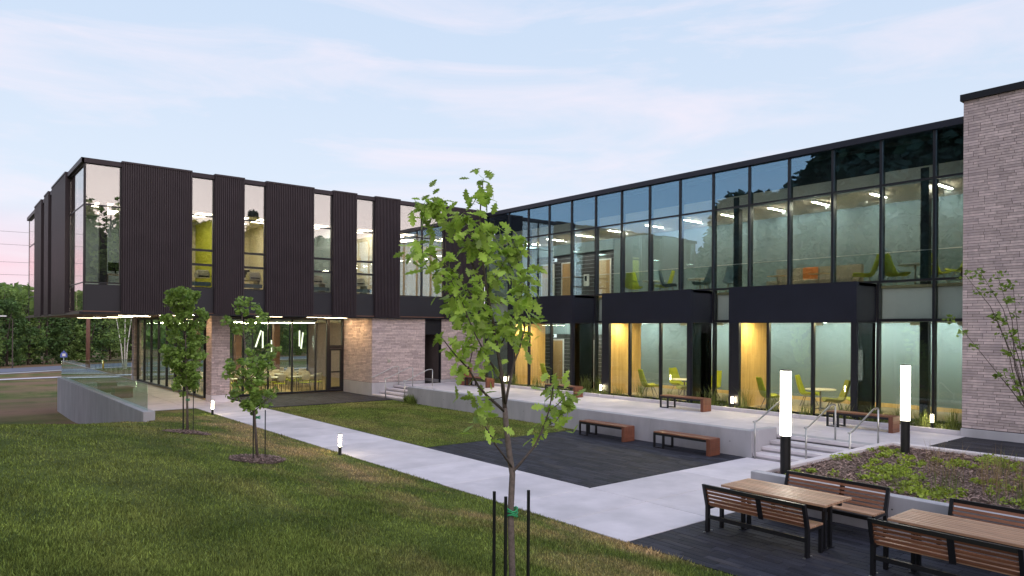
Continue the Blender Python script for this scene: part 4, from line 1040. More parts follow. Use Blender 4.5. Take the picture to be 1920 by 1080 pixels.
# ================================================================== outdoor lamps
def column_lamp(label, x, y):
    t = thing('light_column', label, 'lamp', (x, y, 0.5), group='tall light columns')
    B().lathe([(0.095, 0.5), (0.095, 1.30)], x, y, 24).build('post', 'powder_steel', t, smooth=False)
    B().lathe([(0.098, 1.305), (0.098, 2.53)], x, y, 24).build('diffuser', 'column_light', t)
    B().lathe([(0.10, 2.532), (0.10, 2.56)], x, y, 24).build('cap', 'powder_steel', t)
column_lamp('tall glowing light column at the planter corner near the wide stairs', 12.62, 7.15); column_lamp('tall glowing light column at the far corner of the planter near the brick tower', 16.95, 6.72)
def bollard(label, x, y, z, small=False):
    t = thing('bollard_light', label, 'bollard', (x, y, z), group='path bollard lights')
    B().lathe([(0.09, z), (0.09, z + 0.012)], x, y, 16).build('base_plate', 'powder_steel', t)
    h1, h2 = (0.20, 0.42) if small else (0.22, 0.53)
    B().lathe([(0.042, z + 0.012), (0.042, z + h1)], x, y, 16).build('post', 'powder_steel', t)
    B().lathe([(0.037, z + h1 + 0.001), (0.037, z + h2)], x, y, 16).build('diffuser', 'bollard_light', t)
    B().lathe([(0.042, z + h2 + 0.001), (0.042, z + h2 + 0.02)], x, y, 16).build('cap', 'powder_steel', t)
bollard('lit bollard by the path near the brick pier', 8.22, 27.8, float(terrain(8.22, 27.8))); bollard('lit bollard by the path between lawn tree and courtyard lawn', 8.18, 16.96, float(terrain(8.18, 16.96)))
for j, (y, w) in enumerate(((7.9, 'nearest the brick tower'), (14.3, 'behind the bench between the two nearer bays'), (20.6, 'behind the bench partly hidden by the oak'), (27.0, 'behind the farthest bench'))):
    bollard('small glowing bollard in the planting strip ' + w, 21.7, y, 0.56, True)

# ================================================================== vegetation helpers
def leaf_outline_oak(L=0.15):
    half = [(0.0, 0.0), (0.10, 0.03), (0.22, 0.16), (0.30, 0.10), (0.42, 0.30), (0.50, 0.14), (0.66, 0.30), (0.72, 0.13), (0.84, 0.17), (1.0, 0.0)]
    v = []
    for t, w in half: v.append((t * L, w * L, -0.10 * L * t * t + 0.10 * L * w))
    for t, w in half[1:-1]: v.append((t * L, -w * L, -0.10 * L * t * t + 0.10 * L * w))
    mid = len(v); n = len(half)
    mids = [(t * L, 0, -0.12 * L * t * t) for t, w in half[1:-1]]
    v += mids; f = []
    up_ = list(range(n)); dn = [0] + [n + i for i in range(n - 2)] + [n - 1]; md = [0] + [mid + i for i in range(n - 2)] + [n - 1]
    for i in range(n - 1):
        for side, rev in ((up_, False), (dn, True)):
            q = [md[i], md[i + 1], side[i + 1], side[i]]
            q2 = []
            for z in q:
                if z not in q2: q2.append(z)
            if len(q2) > 2: f.append(tuple(q2[::-1] if rev else q2))
    return np.array(v), f
def rand_rots(n, droop=0.5):
    out = []
    for _ in range(n):
        out.append(Matrix.Rotation(random.uniform(0, 6.283), 3, 'Z') @ Matrix.Rotation(random.gauss(droop, 0.5), 3, 'Y') @ Matrix.Rotation(random.gauss(0, 0.6), 3, 'X'))
    return out

# ------------------------------------------------------------------ young oak in the foreground
OX, OY = 3.49, 4.25
oz = float(terrain(OX, OY))
rvec = Vector((math.cos(YAW), -math.sin(YAW), 0)); fvec = Vector((math.sin(YAW), math.cos(YAW), 0))
K = 5.5 / 1329.9
def oak(px, py, d=0.0):
    """photo-measured offset from trunk turned into metres in the plane of the tree (d = depth off that plane)"""
    return Vector((OX, OY, 0)) + rvec * ((px - 960) * K) + fvec * d + Vector((0, 0, 3.3 - (py - 617) * K))
oak_t = thing('oak_tree', 'slender young oak with large lobed leaves in the foreground lawn', 'tree', (OX, OY, oz))
br = []   # list of (points, r0, r1)
trunk = [Vector((OX + 0.02, OY, oz - 0.05)), oak(962, 1080), oak(958, 960), oak(961, 890, .02), oak(955, 850, .0), oak(949, 800, .01), oak(946, 765)]
leader = [oak(946, 765), oak(941, 715, .05), oak(932, 660, .08), oak(922, 600, .05), oak(910, 540, 0), oak(902, 480, -.05), oak(897, 420, -.04), oak(899, 372, 0), oak(903, 335, 0)]
br = [(trunk, .031, .024), (leader, .019, .003),
      ([oak(946, 772), oak(915, 740, -.15), oak(900, 722, -.22), oak(882, 688, -.3), oak(857, 660, -.36), oak(836, 632, -.4)], .012, .003),
      ([oak(882, 688, -.3), oak(888, 660, -.3), oak(893, 630, -.32)], .005, .002),
      ([oak(947, 758), oak(942, 715, -.1), oak(928, 690, -.2), oak(913, 665, -.25), oak(890, 620, -.3), oak(870, 570, -.3), oak(850, 530, -.35)], .011, .002),
      ([oak(947, 758), oak(955, 715, .1), oak(963, 682, .2), oak(972, 660, .25), oak(984, 615, .3), oak(978, 560, .32), oak(974, 500, .3), oak(960, 440, .25)], .012, .002),
      ([oak(978, 605, .28), oak(992, 598, .3), oak(1005, 590, .32), oak(1016, 578, .33), oak(1018, 566, .33)], .004, .002),
      ([oak(984, 620, .3), oak(976, 585, .3), oak(976, 562, .3)], .004, .002),
      ([oak(962, 884), oak(985, 862, .1), oak(1005, 842, .2), oak(1022, 812, .3), oak(1033, 780, .35), oak(1042, 735, .38), oak(1044, 705, .38)], .012, .003),
      ([oak(1033, 780, .35), oak(1052, 768, .4), oak(1068, 752, .45), oak(1080, 760, .45)], .005, .002),
      ([oak(1022, 812, .3), oak(1048, 800, .35), oak(1062, 780, .38)], .004, .002),
      ([oak(960, 876), oak(945, 850, -.1), oak(930, 826, -.2), oak(912, 790, -.28), oak(903, 768, -.3), oak(893, 750, -.3)], .009, .003),
      ([oak(910, 540, 0), oak(880, 490, .1), oak(855, 450, .2), oak(838, 425, .25), oak(819, 404, .28), oak(800, 385, .3), oak(778, 372, .3)], .008, .002),
      ([oak(819, 404, .28), oak(805, 378, .28), oak(800, 358, .28)], .004, .002),
      ([oak(922, 600, .05), oak(890, 560, -.2), oak(860, 520, -.3), oak(820, 490, -.35), oak(790, 478, -.35)], .007, .002),
      ([oak(910, 545, 0), oak(935, 500, .2), oak(950, 470, .3), oak(955, 440, .3)], .006, .002),
      ([oak(932, 660, .08), oak(955, 610, -.2), oak(972, 560, -.25), oak(985, 520, -.25)], .006, .002),
      ([oak(902, 480, -.05), oak(880, 440, -.15), oak(868, 415, -.2)], .005, .002),
      ([oak(900, 470, -.05), oak(918, 440, .1), oak(925, 420, .1)], .005, .002),
      ([oak(922, 600, .05), oak(895, 590, .3), oak(865, 590, .35), oak(838, 575, .35)], .006, .002),
      ([oak(942, 745, 0), oak(920, 752, .1), oak(895, 756, .2), oak(870, 753, .2)], .004, .002)]
def taper(b, pts, r0, r1, n=7):
    m = len(pts); b.tube(pts, [r0 + (r1 - r0) * i / (m - 1) for i in range(m)], n)
tk = B(); taper(tk, trunk, .027, .021, 10); tko = tk.build('trunk', 'bark_pale', oak_t, smooth=True)
lm = B()
for pts, a, b_ in br[1:]: taper(lm, pts, a, b_, 6)
lm.build('limbs', 'bark', oak_t, smooth=True)
# leaf positions: along outer parts of branches, in whorls
spots = []
def whorl(p, n, spread, droop=0.45):
    for m_ in rand_rots(n, droop):
        spots.append((p + Vector((random.gauss(0, spread), random.gauss(0, spread), random.gauss(0, spread))), m_, random.uniform(0.75, 1.2)))
dens = {1: (0.35, 8), 2: (0.55, 5), 3: (0.4, 4), 4: (0.45, 9), 5: (0.5, 9), 7: (.6, 1), 8: (0.45, 5), 9: (0.5, 6), 10: (.6, 5), 11: (0.45, 5), 12: (0.55, 10), 13: (0.3, 9), 14: (0.3, 9), 15: (0.25, 9), 16: (0.25, 9), 17: (0.2, 9), 18: (0.2, 9), 19: (0.2, 9), 20: (.8, 1)}
for i, (start, n) in dens.items():
    pts = br[i][0]; L = len(pts) - 1
    steps = max(3, int(sum((pts[j + 1] - pts[j]).length for j in range(L)) * (1 - start) / 0.065))
    for s_ in range(steps + 1):
        t_ = (start + (1 - start) * s_ / steps) * L; j = min(int(t_), L - 1)
        p = pts[j].lerp(pts[j + 1], t_ - j)
        whorl(p, max(1, int(round(n * random.uniform(0.6, 1.3)))), 0.055)
# bare gap in the top leader between main crown and tuft
spots = [s_ for s_ in spots if not (abs(s_[0].z - oak(0, 397).z) < 0.07 and (s_[0] - oak(898, 397)).length < 0.2 and random.random() < 0.75)]
lv_, lf_ = leaf_outline_oak(0.116)
lme = None
crown = bpy.data.objects.new('crown', None)
random.shuffle(spots)
rest = B()
for p, m_, sc in spots[300:]:
    i0 = len(rest.v)
    for v in lv_: rest.v.append(tuple(p + m_ @ Vector(v) * sc))
    rest.f += [tuple(i0 + k for k in f) for f in lf_]
crown = rest.build('crown', 'oak_leaf', oak_t, kind='stuff') if rest.v else None
leaf0 = link_mesh('leaf', lv_, lf_, 'oak_leaf', None); first = True
for p, m_, sc in spots[:300]:
    if first: o = leaf0; first = False
    else: o = bpy.data.objects.new('leaf', leaf0.data); C.objects.link(o)
    o.parent = crown; q = m_.to_4x4(); o.rotation_mode = 'QUATERNION'; o.rotation_quaternion = m_.to_quaternion(); o.scale = (sc,) * 3
    o.location = p - Vector((OX, OY, oz))
def stakes(label_w, x, y, z, h, rad, ds, tie_z, n3=True):
    for j, (dx, dy) in enumerate(ds):
        t = thing('tree_stake', '%s black steel stake beside the %s' % (('left', 'middle', 'right')[j], label_w), 'stake', (x + dx, y + dy, z), group='black tree stakes')
        B().box(x + dx - 0.009, x + dx + 0.009, y + dy - 0.009, y + dy + 0.009, z - 0.1, z + h).build('post', 'powder_steel', t)
        for k in range(3): B().box(x + dx - 0.0105, x + dx - 0.0092, y + dy - 0.005, y + dy + 0.005, z + h - 0.06 - k * 0.1, z + h - 0.048 - k * 0.1).build('hole', 'hole', t)
    t = thing('tree_tie', 'green plastic tie around the trunk of the %s' % label_w, 'tie', (x, y, tie_z), group='green tree ties')
    for k in range(3):
        pts = [(x + rad * math.cos(a), y + rad * math.sin(a), tie_z + 0.022 * k + 0.012 * math.sin(a * 2 + k)) for a in np.linspace(0, 6.283, 13)]
        B().tube(pts, 0.007, 5, False).build('loop', 'green_tie', t, smooth=True)
def offs(px0, py0, k, lst): return [tuple((rvec * (a * k) + fvec * b)[:2]) for a, b in lst]
stakes('foreground oak', OX, OY, oz, 2.03 - oz, 0.045, offs(0, 0, K, ((-33, 0.05), (-11, -0.12), (32, 0.1))), 1.86)

# ------------------------------------------------------------------ generic leafy trees
def cloud_leaves(centers, radii, counts, size, flat=0.35):
    P_ = []
    for c, r, n in zip(centers, radii, counts):
        d = rng.normal(size=(n, 3)); d /= np.linalg.norm(d, axis=1)[:, None]
        rad = r * rng.uniform(0.35, 1.0, n) ** 0.6
        P_.append(np.array(c) + d * rad[:, None] * np.array([1, 1, 0.8]))
    Pn = np.concatenate(P_); n = len(Pn)
    a = rng.normal(size=(n, 3)); a[:, 2] *= 0.6; a /= np.linalg.norm(a, axis=1)[:, None]
    b = np.cross(a, rng.normal(size=(n, 3))); b /= np.linalg.norm(b, axis=1)[:, None]
    s = size * rng.uniform(0.6, 1.3, n)[:, None]
    V = np.stack([Pn - a * s * .5, Pn + b * s * .32, Pn + a * s * .5 - np.cross(a, b) * s * .12, Pn - b * s * .32], 1).reshape(-1, 3)
    return V, np.arange(4 * n).reshape(n, 4)
def small_tree(name, label, x, y, H, limbs_spec, leaf, nleaf, lean, seed):
    random.seed(seed)
    z = float(terrain(x, y)); t = thing(name, label, 'tree', (x, y, z))
    b = B(); tr = [Vector((x, y, z - 0.05)), Vector((x + lean * .2, y, z + H * .3)), Vector((x + lean * .6, y, z + H * .6)), Vector((x + lean, y, z + H))]
    taper(b, tr, 0.035, 0.006, 8); b.build('trunk', 'bark_pale', t, smooth=True)
    lb = B(); cs = []; rs = []
    for i in range(limbs_spec['n']):
        u = random.uniform(limbs_spec['lo'], 0.95); a = random.uniform(0, 6.283)
        k = u * 3; j = min(int(k), 2); p0 = tr[j].lerp(tr[j + 1], k - j)
        w = limbs_spec['w'](u) * random.uniform(0.55, 1.0)
        p2 = p0 + Vector((math.cos(a) * w, math.sin(a) * w, H * random.uniform(.06, .13))); p1 = p0.lerp(p2, .5) + Vector((0, 0, -0.03))
        taper(lb, [p0, p1, p2], 0.012, 0.004, 5)
        for q in (p1, p2, p2): cs.append(tuple(q + Vector((random.gauss(0, .06), random.gauss(0, .06), random.gauss(0, .06))))); rs.append(random.uniform(.12, .24) * limbs_spec.get('c', 1))
    cs.append(tuple(tr[3])); rs.append(.16)
    lb.build('limbs', 'bark', t, kind='stuff', smooth=True)
    V, F = cloud_leaves(cs, rs, [int(nleaf * 1.5)] * len(cs), 0.105)
    link_mesh('crown', V, F, leaf, t, kind='stuff')
    return z
T1 = (5.48, 20.75); T2 = (5.65, 15.82)
z1 = small_tree('lawn_tree', 'bushy young tree on the lawn beside the concrete retaining wall', *T1, 3.85, {'n': 46, 'lo': .30, 'w': lambda u: .46 * math.sin(math.pi * min(1, (u - .2) / .85)) + .12, 'c': .74}, 'young_leaf', 32, -0.1, 3)
z2 = small_tree('lawn_tree', 'thin sparse young tree on the lawn in front of the cafeteria', *T2, 3.52, {'n': 27, 'lo': .24, 'w': lambda u: .52 * math.sin(math.pi * min(1, (u - .1) / .95)) + .1, 'c': .64}, 'young_leaf', 17, -0.40, 11)
stakes('bushy lawn tree', *T1, z1, 1.2, 0.05, offs(0, 0, 0.0163, ((-7, 0), (-1, -.25), (8, .05))), z1 + .9); stakes('sparse lawn tree', *T2, z2, 1.1, 0.05, offs(0, 0, 0.0124, ((-11, .1), (-2, -.2), (12, .05))), z2 + .92)
for (x, y), w in ((T1, 'bushy lawn tree'), (T2, 'sparse lawn tree')):
    ring = B(); n = 22; zc = float(terrain(x, y))
    pts = [(x + .62 * random.uniform(.88, 1.08) * math.cos(a), y + .62 * random.uniform(.88, 1.08) * math.sin(a)) for a in np.linspace(0, 6.283, n + 1)[:-1]]
    for j in range(n):
        a, b = pts[j], pts[(j + 1) % n]; ring.poly([(x, y, zc + .09), (a[0], a[1], float(terrain(*a)) + .012), (b[0], b[1], float(terrain(*b)) + .012)])
    t = ring.build('mulch_ring', 'mulch', None); t['kind'] = 'stuff'; tag(t, 'ring of wood chip mulch around the ' + w, 'mulch')
    rr = 0.6 * np.sqrt(rng.uniform(0, 1, 700)); aa = rng.uniform(0, 6.283, 700)
    px_, py_ = x + rr * np.cos(aa), y + rr * np.sin(aa); V, F = scatter_quads(700, 0, 1, 0, 1, lambda q, w_: 0 * q, .03, .09, .012, .03, .4)
    ctr = np.repeat(np.stack([px_, py_, terrain(px_, py_) + .03 + .07 * (1 - rr / .62)], -1), 4, 0); ctr0 = np.repeat(V.reshape(-1, 4, 3).mean(1), 4, 0)
    link_mesh('chips', V - ctr0 + ctr, F, 'wood_chip', t, kind='stuff')

def big_tree_mesh(seed, H, W_, base, nc, npc, size, conifer=False):
    random.seed(seed); global rng
    rng = np.random.default_rng(seed)
    b = B(); taper(b, [Vector((0, 0, -.3)), Vector((random.gauss(0, .15), random.gauss(0, .15), H * .4)), Vector((random.gauss(0, .3), random.gauss(0, .3), H * .92))], H * .014 + .03, .03, 7)
    cs, rs = [], []
    for i in range(nc):
        u = random.uniform(base, 1.0)
        if conifer: w = W_ * (1.02 - u) / (1 - base) * random.uniform(.5, 1)
        else: w = W_ * math.sqrt(max(.02, 1 - ((u - (base + .42)) / (.62)) ** 2)) * random.uniform(.35, 1)
        a = random.uniform(0, 6.283); c = Vector((math.cos(a) * w, math.sin(a) * w, u * H - (0.25 * w if conifer else 0)))
        cs.append(tuple(c)); rs.append((W_ * .2 if conifer else W_ * .33) * random.uniform(.6, 1.1))
        if i % 3 == 0: taper(b, [Vector((0, 0, max(.12, u - .16) * H)), Vector((c.x * .5, c.y * .5, c.z - .3)), c], .06 if H > 8 else .03, .012, 5)
    V, F = cloud_leaves(cs, rs, [npc] * nc, size)
    return b, V, F
def tree_proto(name, seed, H, W_, base, nc, npc, size, leaf, bark='bark', conifer=False):
    b, V, F = big_tree_mesh(seed, H, W_, base, nc, npc, size, conifer)
    t = thing(name, 'x', 'tree')
    b.build('trunk', bark, t, smooth=True); link_mesh('crown', V, F, leaf, t, kind='stuff')
    return t
TP = {'a': tree_proto('broadleaf_tree', 21, 9.5, 2.6, .03, 84, 46, .36, 'forest_leaf'), 'b': tree_proto('broadleaf_tree', 22, 8.0, 2.5, .0, 84, 46, .34, 'forest_leaf_dark'),
      'c': tree_proto('broadleaf_tree', 23, 10.5, 2.2, .08, 74, 46, .36, 'forest_leaf'), 'k': tree_proto('conifer_tree', 24, 11, 1.9, .12, 90, 40, .32, 'needle', conifer=True),
      'r': tree_proto('brown_conifer_tree', 25, 6.5, 1.2, .05, 70, 34, .28, 'brown_leaf', conifer=True)}
TP['d'] = tree_proto('dark_broadleaf_tree', 31, 12.0, 4.2, .0, 260, 150, .60, 'needle')
tused = {k: False for k in TP}
def put_tree(k, label, x, y, sc, rz, group):
    z = float(terrain(x, y))
    if not tused[k]: o = TP[k]; tused[k] = True; o.location = (x, y, z); o.rotation_euler = (0, 0, rz); o.scale = (sc,) * 3; o['label'] = label
    else: o = copy_thing(TP[k], label, (x, y, z), rz, sc)
    o['group'] = group
random.seed(5)
kinds = {'a': 'broad green tree', 'b': 'dark green bushy tree', 'c': 'tall light green tree', 'k': 'dark pointed conifer', 'r': 'brown bare conifer', 'd': 'dark spreading tree'}
n = 0
row1 = [(2.5, 101, 'r', .95), (4.6, 103, 'a', .9), (7.2, 106, 'b', 1.0), (9.5, 108, 'c', .85), (11.6, 109, 'b', 1.05), (14.2, 111, 'a', .95), (17.0, 112, 'b', 1.0), (19.6, 113, 'c', .9), (22.5, 114, 'a', 1.0), (25.5, 116, 'b', 1.1), (29, 117, 'a', 1.0), (33, 118, 'b', 1.1), (37, 119, 'c', .95), (41, 120, 'a', 1.05), (46, 121, 'b', 1.1), (51, 122, 'a', 1.0), (57, 123, 'b', 1.1), (63, 124, 'c', 1.0), (69, 125, 'a', 1.0)]
for i, (x, y, k, s_) in enumerate(row1):
    put_tree(k, '%s in the front roadside row, %s tree from the left' % (kinds[k], ORD[i]), x, y, s_, random.uniform(0, 6.28), 'trees across the road')
row2 = [(0.5, 118, 'k', 1.0), (4.0, 122, 'c', 1.05), (8.0, 124, 'a', 1.15), (12.5, 126, 'c', 1.1), (17, 128, 'a', 1.25), (21.5, 130, 'k', .95), (26.0, 132, 'c', 1.2), (32, 134, 'a', 1.3), (38, 136, 'k', 1.05), (45, 137, 'c', 1.3), (53, 138, 'a', 1.3), (62, 140, 'c', 1.3)]
for i, (x, y, k, s_) in enumerate(row2):
    put_tree(k, '%s in the rear row of woods, %s tree from the left' % (kinds[k], ORD[i]), x, y, s_, random.uniform(0, 6.28), 'woods behind the roadside trees')
# trees beyond the frame that show as reflections in the glass
refl = [(13.0, -39, 'd', 1.28), (2, -34, 'd', 1.15), (9, -33, 'd', 1.3), (15.5, -30, 'a', 1.95), (20, -36, 'd', 1.25), (26, -33, 'd', 1.32), (32, -30, 'k', 1.7), (36, -34, 'd', 1.35), (43, -33, 'd', 1.25), (50, -34, 'd', 1.05), (58, -36, 'd', 1.1), (-15, 13, 'd', 1.75), (-14, 20, 'd', 1.75), (-16, 27, 'd', 1.6), (-15, 33, 'd', 1.38), (-17, 39.5, 'd', 1.42), (-22, 47, 'd', 1.1), (-24, 55, 'd', 1.05), (-23, 17, 'd', 1.6), (-24, 25, 'd', 1.6), (-23, 31, 'd', 1.4), (-25, 37, 'd', 1.3)]
for i, (x, y, k, s_) in enumerate(refl):
    put_tree(k, '%s mirrored in the %s windows, %s of these trees' % (kinds[k], 'black wing' if y < 0 else 'long glass wing', ORD[i] if y < 0 else ORD[i - 11]), x, y, s_, random.uniform(0, 6.28), 'trees mirrored in the glass')
# birch clump
t = thing('birch_tree', 'white stemmed birch clump on the grass beyond the glass guard', 'tree', (17.2, 91, -1.55))
for j, (dx, dz) in enumerate(((-1.1, 8.2), (0.1, 8.6), (1.0, 8.4))):
    b = B(); taper(b, [Vector((17.2 + dx * .12, 91, -1.6)), Vector((17.2 + dx * .35, 91 + .2 * j, 1.2)), Vector((17.2 + dx, 91 + .3 * j, dz - 2.5))], .085, .03, 7); b.build('stem', 'birch_bark', t, smooth=True)
cs = [(17.2 + random.gauss(0, 1.5), 91 + random.gauss(0, 1.0), random.uniform(1.6, 8.6)) for _ in range(46)]
V, F = cloud_leaves(cs, [random.uniform(.4, .8) for _ in cs], [36] * len(cs), .3); link_mesh('crown', V, F, 'forest_leaf', t, kind='stuff')
# wooded hill
hx = np.linspace(-120, 260, 60); hy = np.linspace(160, 330, 26); HX, HY = np.meshgrid(hx, hy, indexing='ij')
HZ = -4 + 15 * np.sin(np.clip((HY - 160) / 170, 0, 1) * np.pi) * (0.82 + .18 * np.sin(HX * .021 + 1)) + rng.normal(0, .9, HX.shape)
ii = np.arange(60 * 26).reshape(60, 26); link_mesh('hill', np.stack([HX, HY, HZ], -1).reshape(-1, 3), np.stack([ii[:-1, :-1], ii[1:, :-1], ii[1:, 1:], ii[:-1, 1:]], -1).reshape(-1, 4), 'hill_green', kind='structure')
nH = 9000; x = rng.uniform(-60, 140, nH); y = rng.uniform(165, 245, nH)
zz = -4 + 15 * np.sin(np.clip((y - 160) / 170, 0, 1) * np.pi) * (0.82 + .18 * np.sin(x * .021 + 1)) + rng.uniform(0, 4.0, nH)
V, F = cloud_leaves([(0, 0, 0)], [0.01], [nH], 3.0); V = V + np.repeat(np.stack([x, y, zz], -1), 4, 0)
o = link_mesh('hillside_wood', V, F, 'forest_leaf', kind='stuff'); tag(o, 'distant wooded hillside behind the road', 'wood')
t = thing('street_lamp', 'small far street lamp standing out against the roadside trees', 'street lamp', (7.2, 98.5, -1.5))
B().tube([(7.2, 98.5, -1.5), (7.2, 98.5, 4.1), (6.6, 98.2, 4.4)], [.07, .05, .04], 6).build('pole', 'bark', t); B().cbox(6.0, 6.6, 98.0, 98.3, 4.36, 4.5, .02).build('head', 'white_plastic', t)
# road and its verge
def ribbon(name, pts, w, z, m, th=0.05):
    b = B(); L_, R_ = [], []
    for i, p in enumerate(pts):
        a = Vector(pts[max(i - 1, 0)]); c = Vector(pts[min(i + 1, len(pts) - 1)]); d = (c - a).normalized(); nrm = Vector((-d.y, d.x)); q = Vector(p)
        L_.append(q + nrm * w / 2); R_.append(q - nrm * w / 2)
    for i in range(len(pts) - 1): b.quad((R_[i].x, R_[i].y, z), (R_[i + 1].x, R_[i + 1].y, z), (L_[i + 1].x, L_[i + 1].y, z), (L_[i].x, L_[i].y, z))
    return b.build(name, m, kind='structure')
rp = [(-60, 60), (-25, 76), (-6, 87), (6, 94), (14, 99), (24, 104), (40, 110), (70, 116), (120, 122)]
ribbon('road', rp, 7.0, -1.50, 'asphalt')
ribbon('gravel_shoulder', [(a + 1.9, b - 4.3) for a, b in rp], 1.5, -1.51, 'road_edge')
ribbon('sidewalk', [(-60, 50), (-25, 66), (-6, 76), (8, 79), (24, 80), (40, 82), (90, 88)], 1.5, -1.50, 'concrete_slab')
# utility pole, signs, markers
def cyl_thing(name, label, cat, x, y, z, h, r, m, part):
    t = thing(name, label, cat, (x, y, z)); B().tube([(x, y, z), (x, y, z + h)], [r, r * .85], 10).build(part, m, t, smooth=True); return t
t = cyl_thing('utility_pole', 'brown wooden utility pole beyond the concrete retaining wall', 'pole', 13.1, 88.0, -1.55, 10.0, .22, 'pole_wood', 'shaft')
bx('cross_arm', 'pole_wood', t, 12.0, 14.2, 87.95, 88.05, 7.6, 7.75)
for j, z in enumerate((9.3, 10.8, 12.9, 14.5)):
    b = B(); b.tube([(-30, 92 + j, z + .5), (-12, 95 + j, z), (6, 98 + j, z - .2), (14, 99 + j, z), (40, 101 + j, z + 1)], 0.02, 4)
    o = b.build('power_line', 'frame_metal'); tag(o, 'thin overhead power line, %s from the bottom' % ORD[j], 'power line', 'overhead power lines')
t = cyl_thing('road_sign', 'small blue road sign beside the road left of the utility pole', 'sign', 11.0, 89.0, -1.5, 1.6, .04, 'stainless', 'post')
B().prism([(10.68, 0.0), (11.32, 0.0), (11.32, .35), (11.0, .75), (10.68, .35)], 88.92, 88.95, 'y').build('panel', 'sign_blue', t); B().prism([(10.85, .12), (11.15, .12), (11.15, .4), (10.85, .4)], 88.905, 88.918, 'y').build('symbol', 'white_plastic', t)
t = cyl_thing('road_sign', 'small white and blue road sign beside the birch clump', 'sign', 19.6, 93.5, -1.5, 2.6, .04, 'stainless', 'post')
B().prism([(19.3, .5), (19.9, .5), (19.9, 1.4), (19.3, 1.4)], 93.4, 93.44, 'y').build('panel', 'white_plastic', t)
for j, (x, y, z, w) in enumerate(((9.3, 52.3, -1.56, 'just beyond the glass guard'), (15.2, 92.0, -1.5, 'at the roadside behind the guard'))):
    t = cyl_thing('marker_post', 'short yellow marker post ' + w, 'post', x, y, z, 0.9, .07 if j == 0 else .1, 'yellow_paint', 'post'); B().lathe([(.075, z + .6), (.075, z + .75)], x, y, 10).build('band', 'white_plastic', t)
for j, y in enumerate((37.2, 40.8)):
    t = thing('low_planter_box', '%s low brown box seat behind the glass guard' % ('nearer', 'farther')[j], 'seat', (6.9, y, 0)); B().cbox(6.55, 7.3, y - .45, y + .45, 0.0, .45, .01).build('box', 'bench_wood', t); bx('lid', 'deck_wood', t, 6.52, 7.33, y - .48, y + .48, .452, .49)

# ================================================================== planting strip, planter plants, shrub
random.seed(9); rng = np.random.default_rng(9)
def tuft(name, label, x, y, z, h, n, m, group, spread=.16, bw=.006):
    b = B()
    for i in range(n):
        a = random.uniform(0, 6.283); l = h * random.uniform(.55, 1.1); s_ = random.uniform(.05, .55); x0, y0 = x + random.gauss(0, spread * .35), y + random.gauss(0, spread * .35)
        w = Vector((-math.sin(a), math.cos(a), 0)) * bw; p0 = Vector((x0, y0, z)); p1 = p0 + Vector((math.cos(a) * l * s_ * .4, math.sin(a) * l * s_ * .4, l * .6)); p2 = p0 + Vector((math.cos(a) * l * s_, math.sin(a) * l * s_, l * (1 - .3 * s_)))
        b.quad(tuple(p0 - w), tuple(p0 + w), tuple(p1 + w), tuple(p1 - w)); b.poly([tuple(p1 - w), tuple(p1 + w), tuple(p2)])
    t = thing(name, label, 'plant', (x, y, z), group=group); b.build('blades', m, t, kind='stuff')
ty = [7.5, 8.2, 8.9, 9.6, 10.4, 11.6, 12.7, 13.8, 14.6, 15.2, 15.9, 17.0, 18.4, 19.6, 20.4, 21.2, 22.0, 23.0, 24.6, 26.2, 27.6, 29.0]
for j, y in enumerate(ty):
    ingap = any(a < y < b for a, b in gaps)
    tuft('grass_tuft', 'ornamental grass tuft in the planting strip, %s from the brick tower' % ORD[j], random.uniform(21.64, 21.70) if not ingap else random.uniform(21.75, 22.4), y, .56, random.uniform(.5, .95), 70 if ingap else 46, 'tuft_blade', 'grass tufts along the glass', .3)
V, F = scatter_quads(7000, 21.56, 23.1, 7.05, 30.4, lambda x, y: .57 + 0 * x, .06, .18, .012, .03, 1.3, .10)
keepm = ~np.array([any(a - .05 < yy < b + .05 for a, b in BAY) and xx > 21.78 for xx, yy in zip(V[::4, 0], V[::4, 1])])
V = V.reshape(-1, 4, 3)[keepm].reshape(-1, 3); F = np.arange(len(V)).reshape(-1, 4)
o = link_mesh('ground_cover', V, F, 'tuft_blade', kind='stuff'); tag(o, 'low green ground cover in the strip along the glass', 'ground cover')
# planter: low leafy ground cover in clumps, dry grass at the near right
cl_ = []
for i in range(240):
    if i % 6 == 0: kx, ky = random.uniform(12.6, 17.7), random.uniform(2.8, 7.2)
    x, y = min(17.85, max(12.42, random.gauss(kx, .28))), min(7.32, random.gauss(ky, .22))
    if random.random() < .25 and y < 4.5: continue
    cl_.append((x, y, .575, random.uniform(.06, .17)))
V, F = cloud_leaves([c[:3] for c in cl_], [c[3] for c in cl_], [40] * len(cl_), .07); V[:, 2] = np.maximum(V[:, 2], .565)
o = link_mesh('leafy_ground_cover', V, F, 'cover_leaf', kind='stuff'); tag(o, 'low yellow green leafy plants spreading over the planter mulch', 'ground cover')
pos = [(13.3, 4.6), (13.9, 4.0), (14.6, 4.4), (13.2, 3.6), (15.2, 3.9), (14.2, 3.3), (16.0, 4.6), (15.8, 3.4), (16.6, 4.0), (13.0, 5.2), (14.9, 5.2)]
for j, (x, y) in enumerate(pos):
    tuft('dry_grass', '%s clump of dry grass in the planter, %s in order' % (('green', 'straw coloured', 'pale')[j % 3], ORD[j]), x, y, .56, random.uniform(.5, .95), 46, 'dry_blade' if j % 3 else 'tuft_blade', 'dry grasses in the planter', .5, .003)
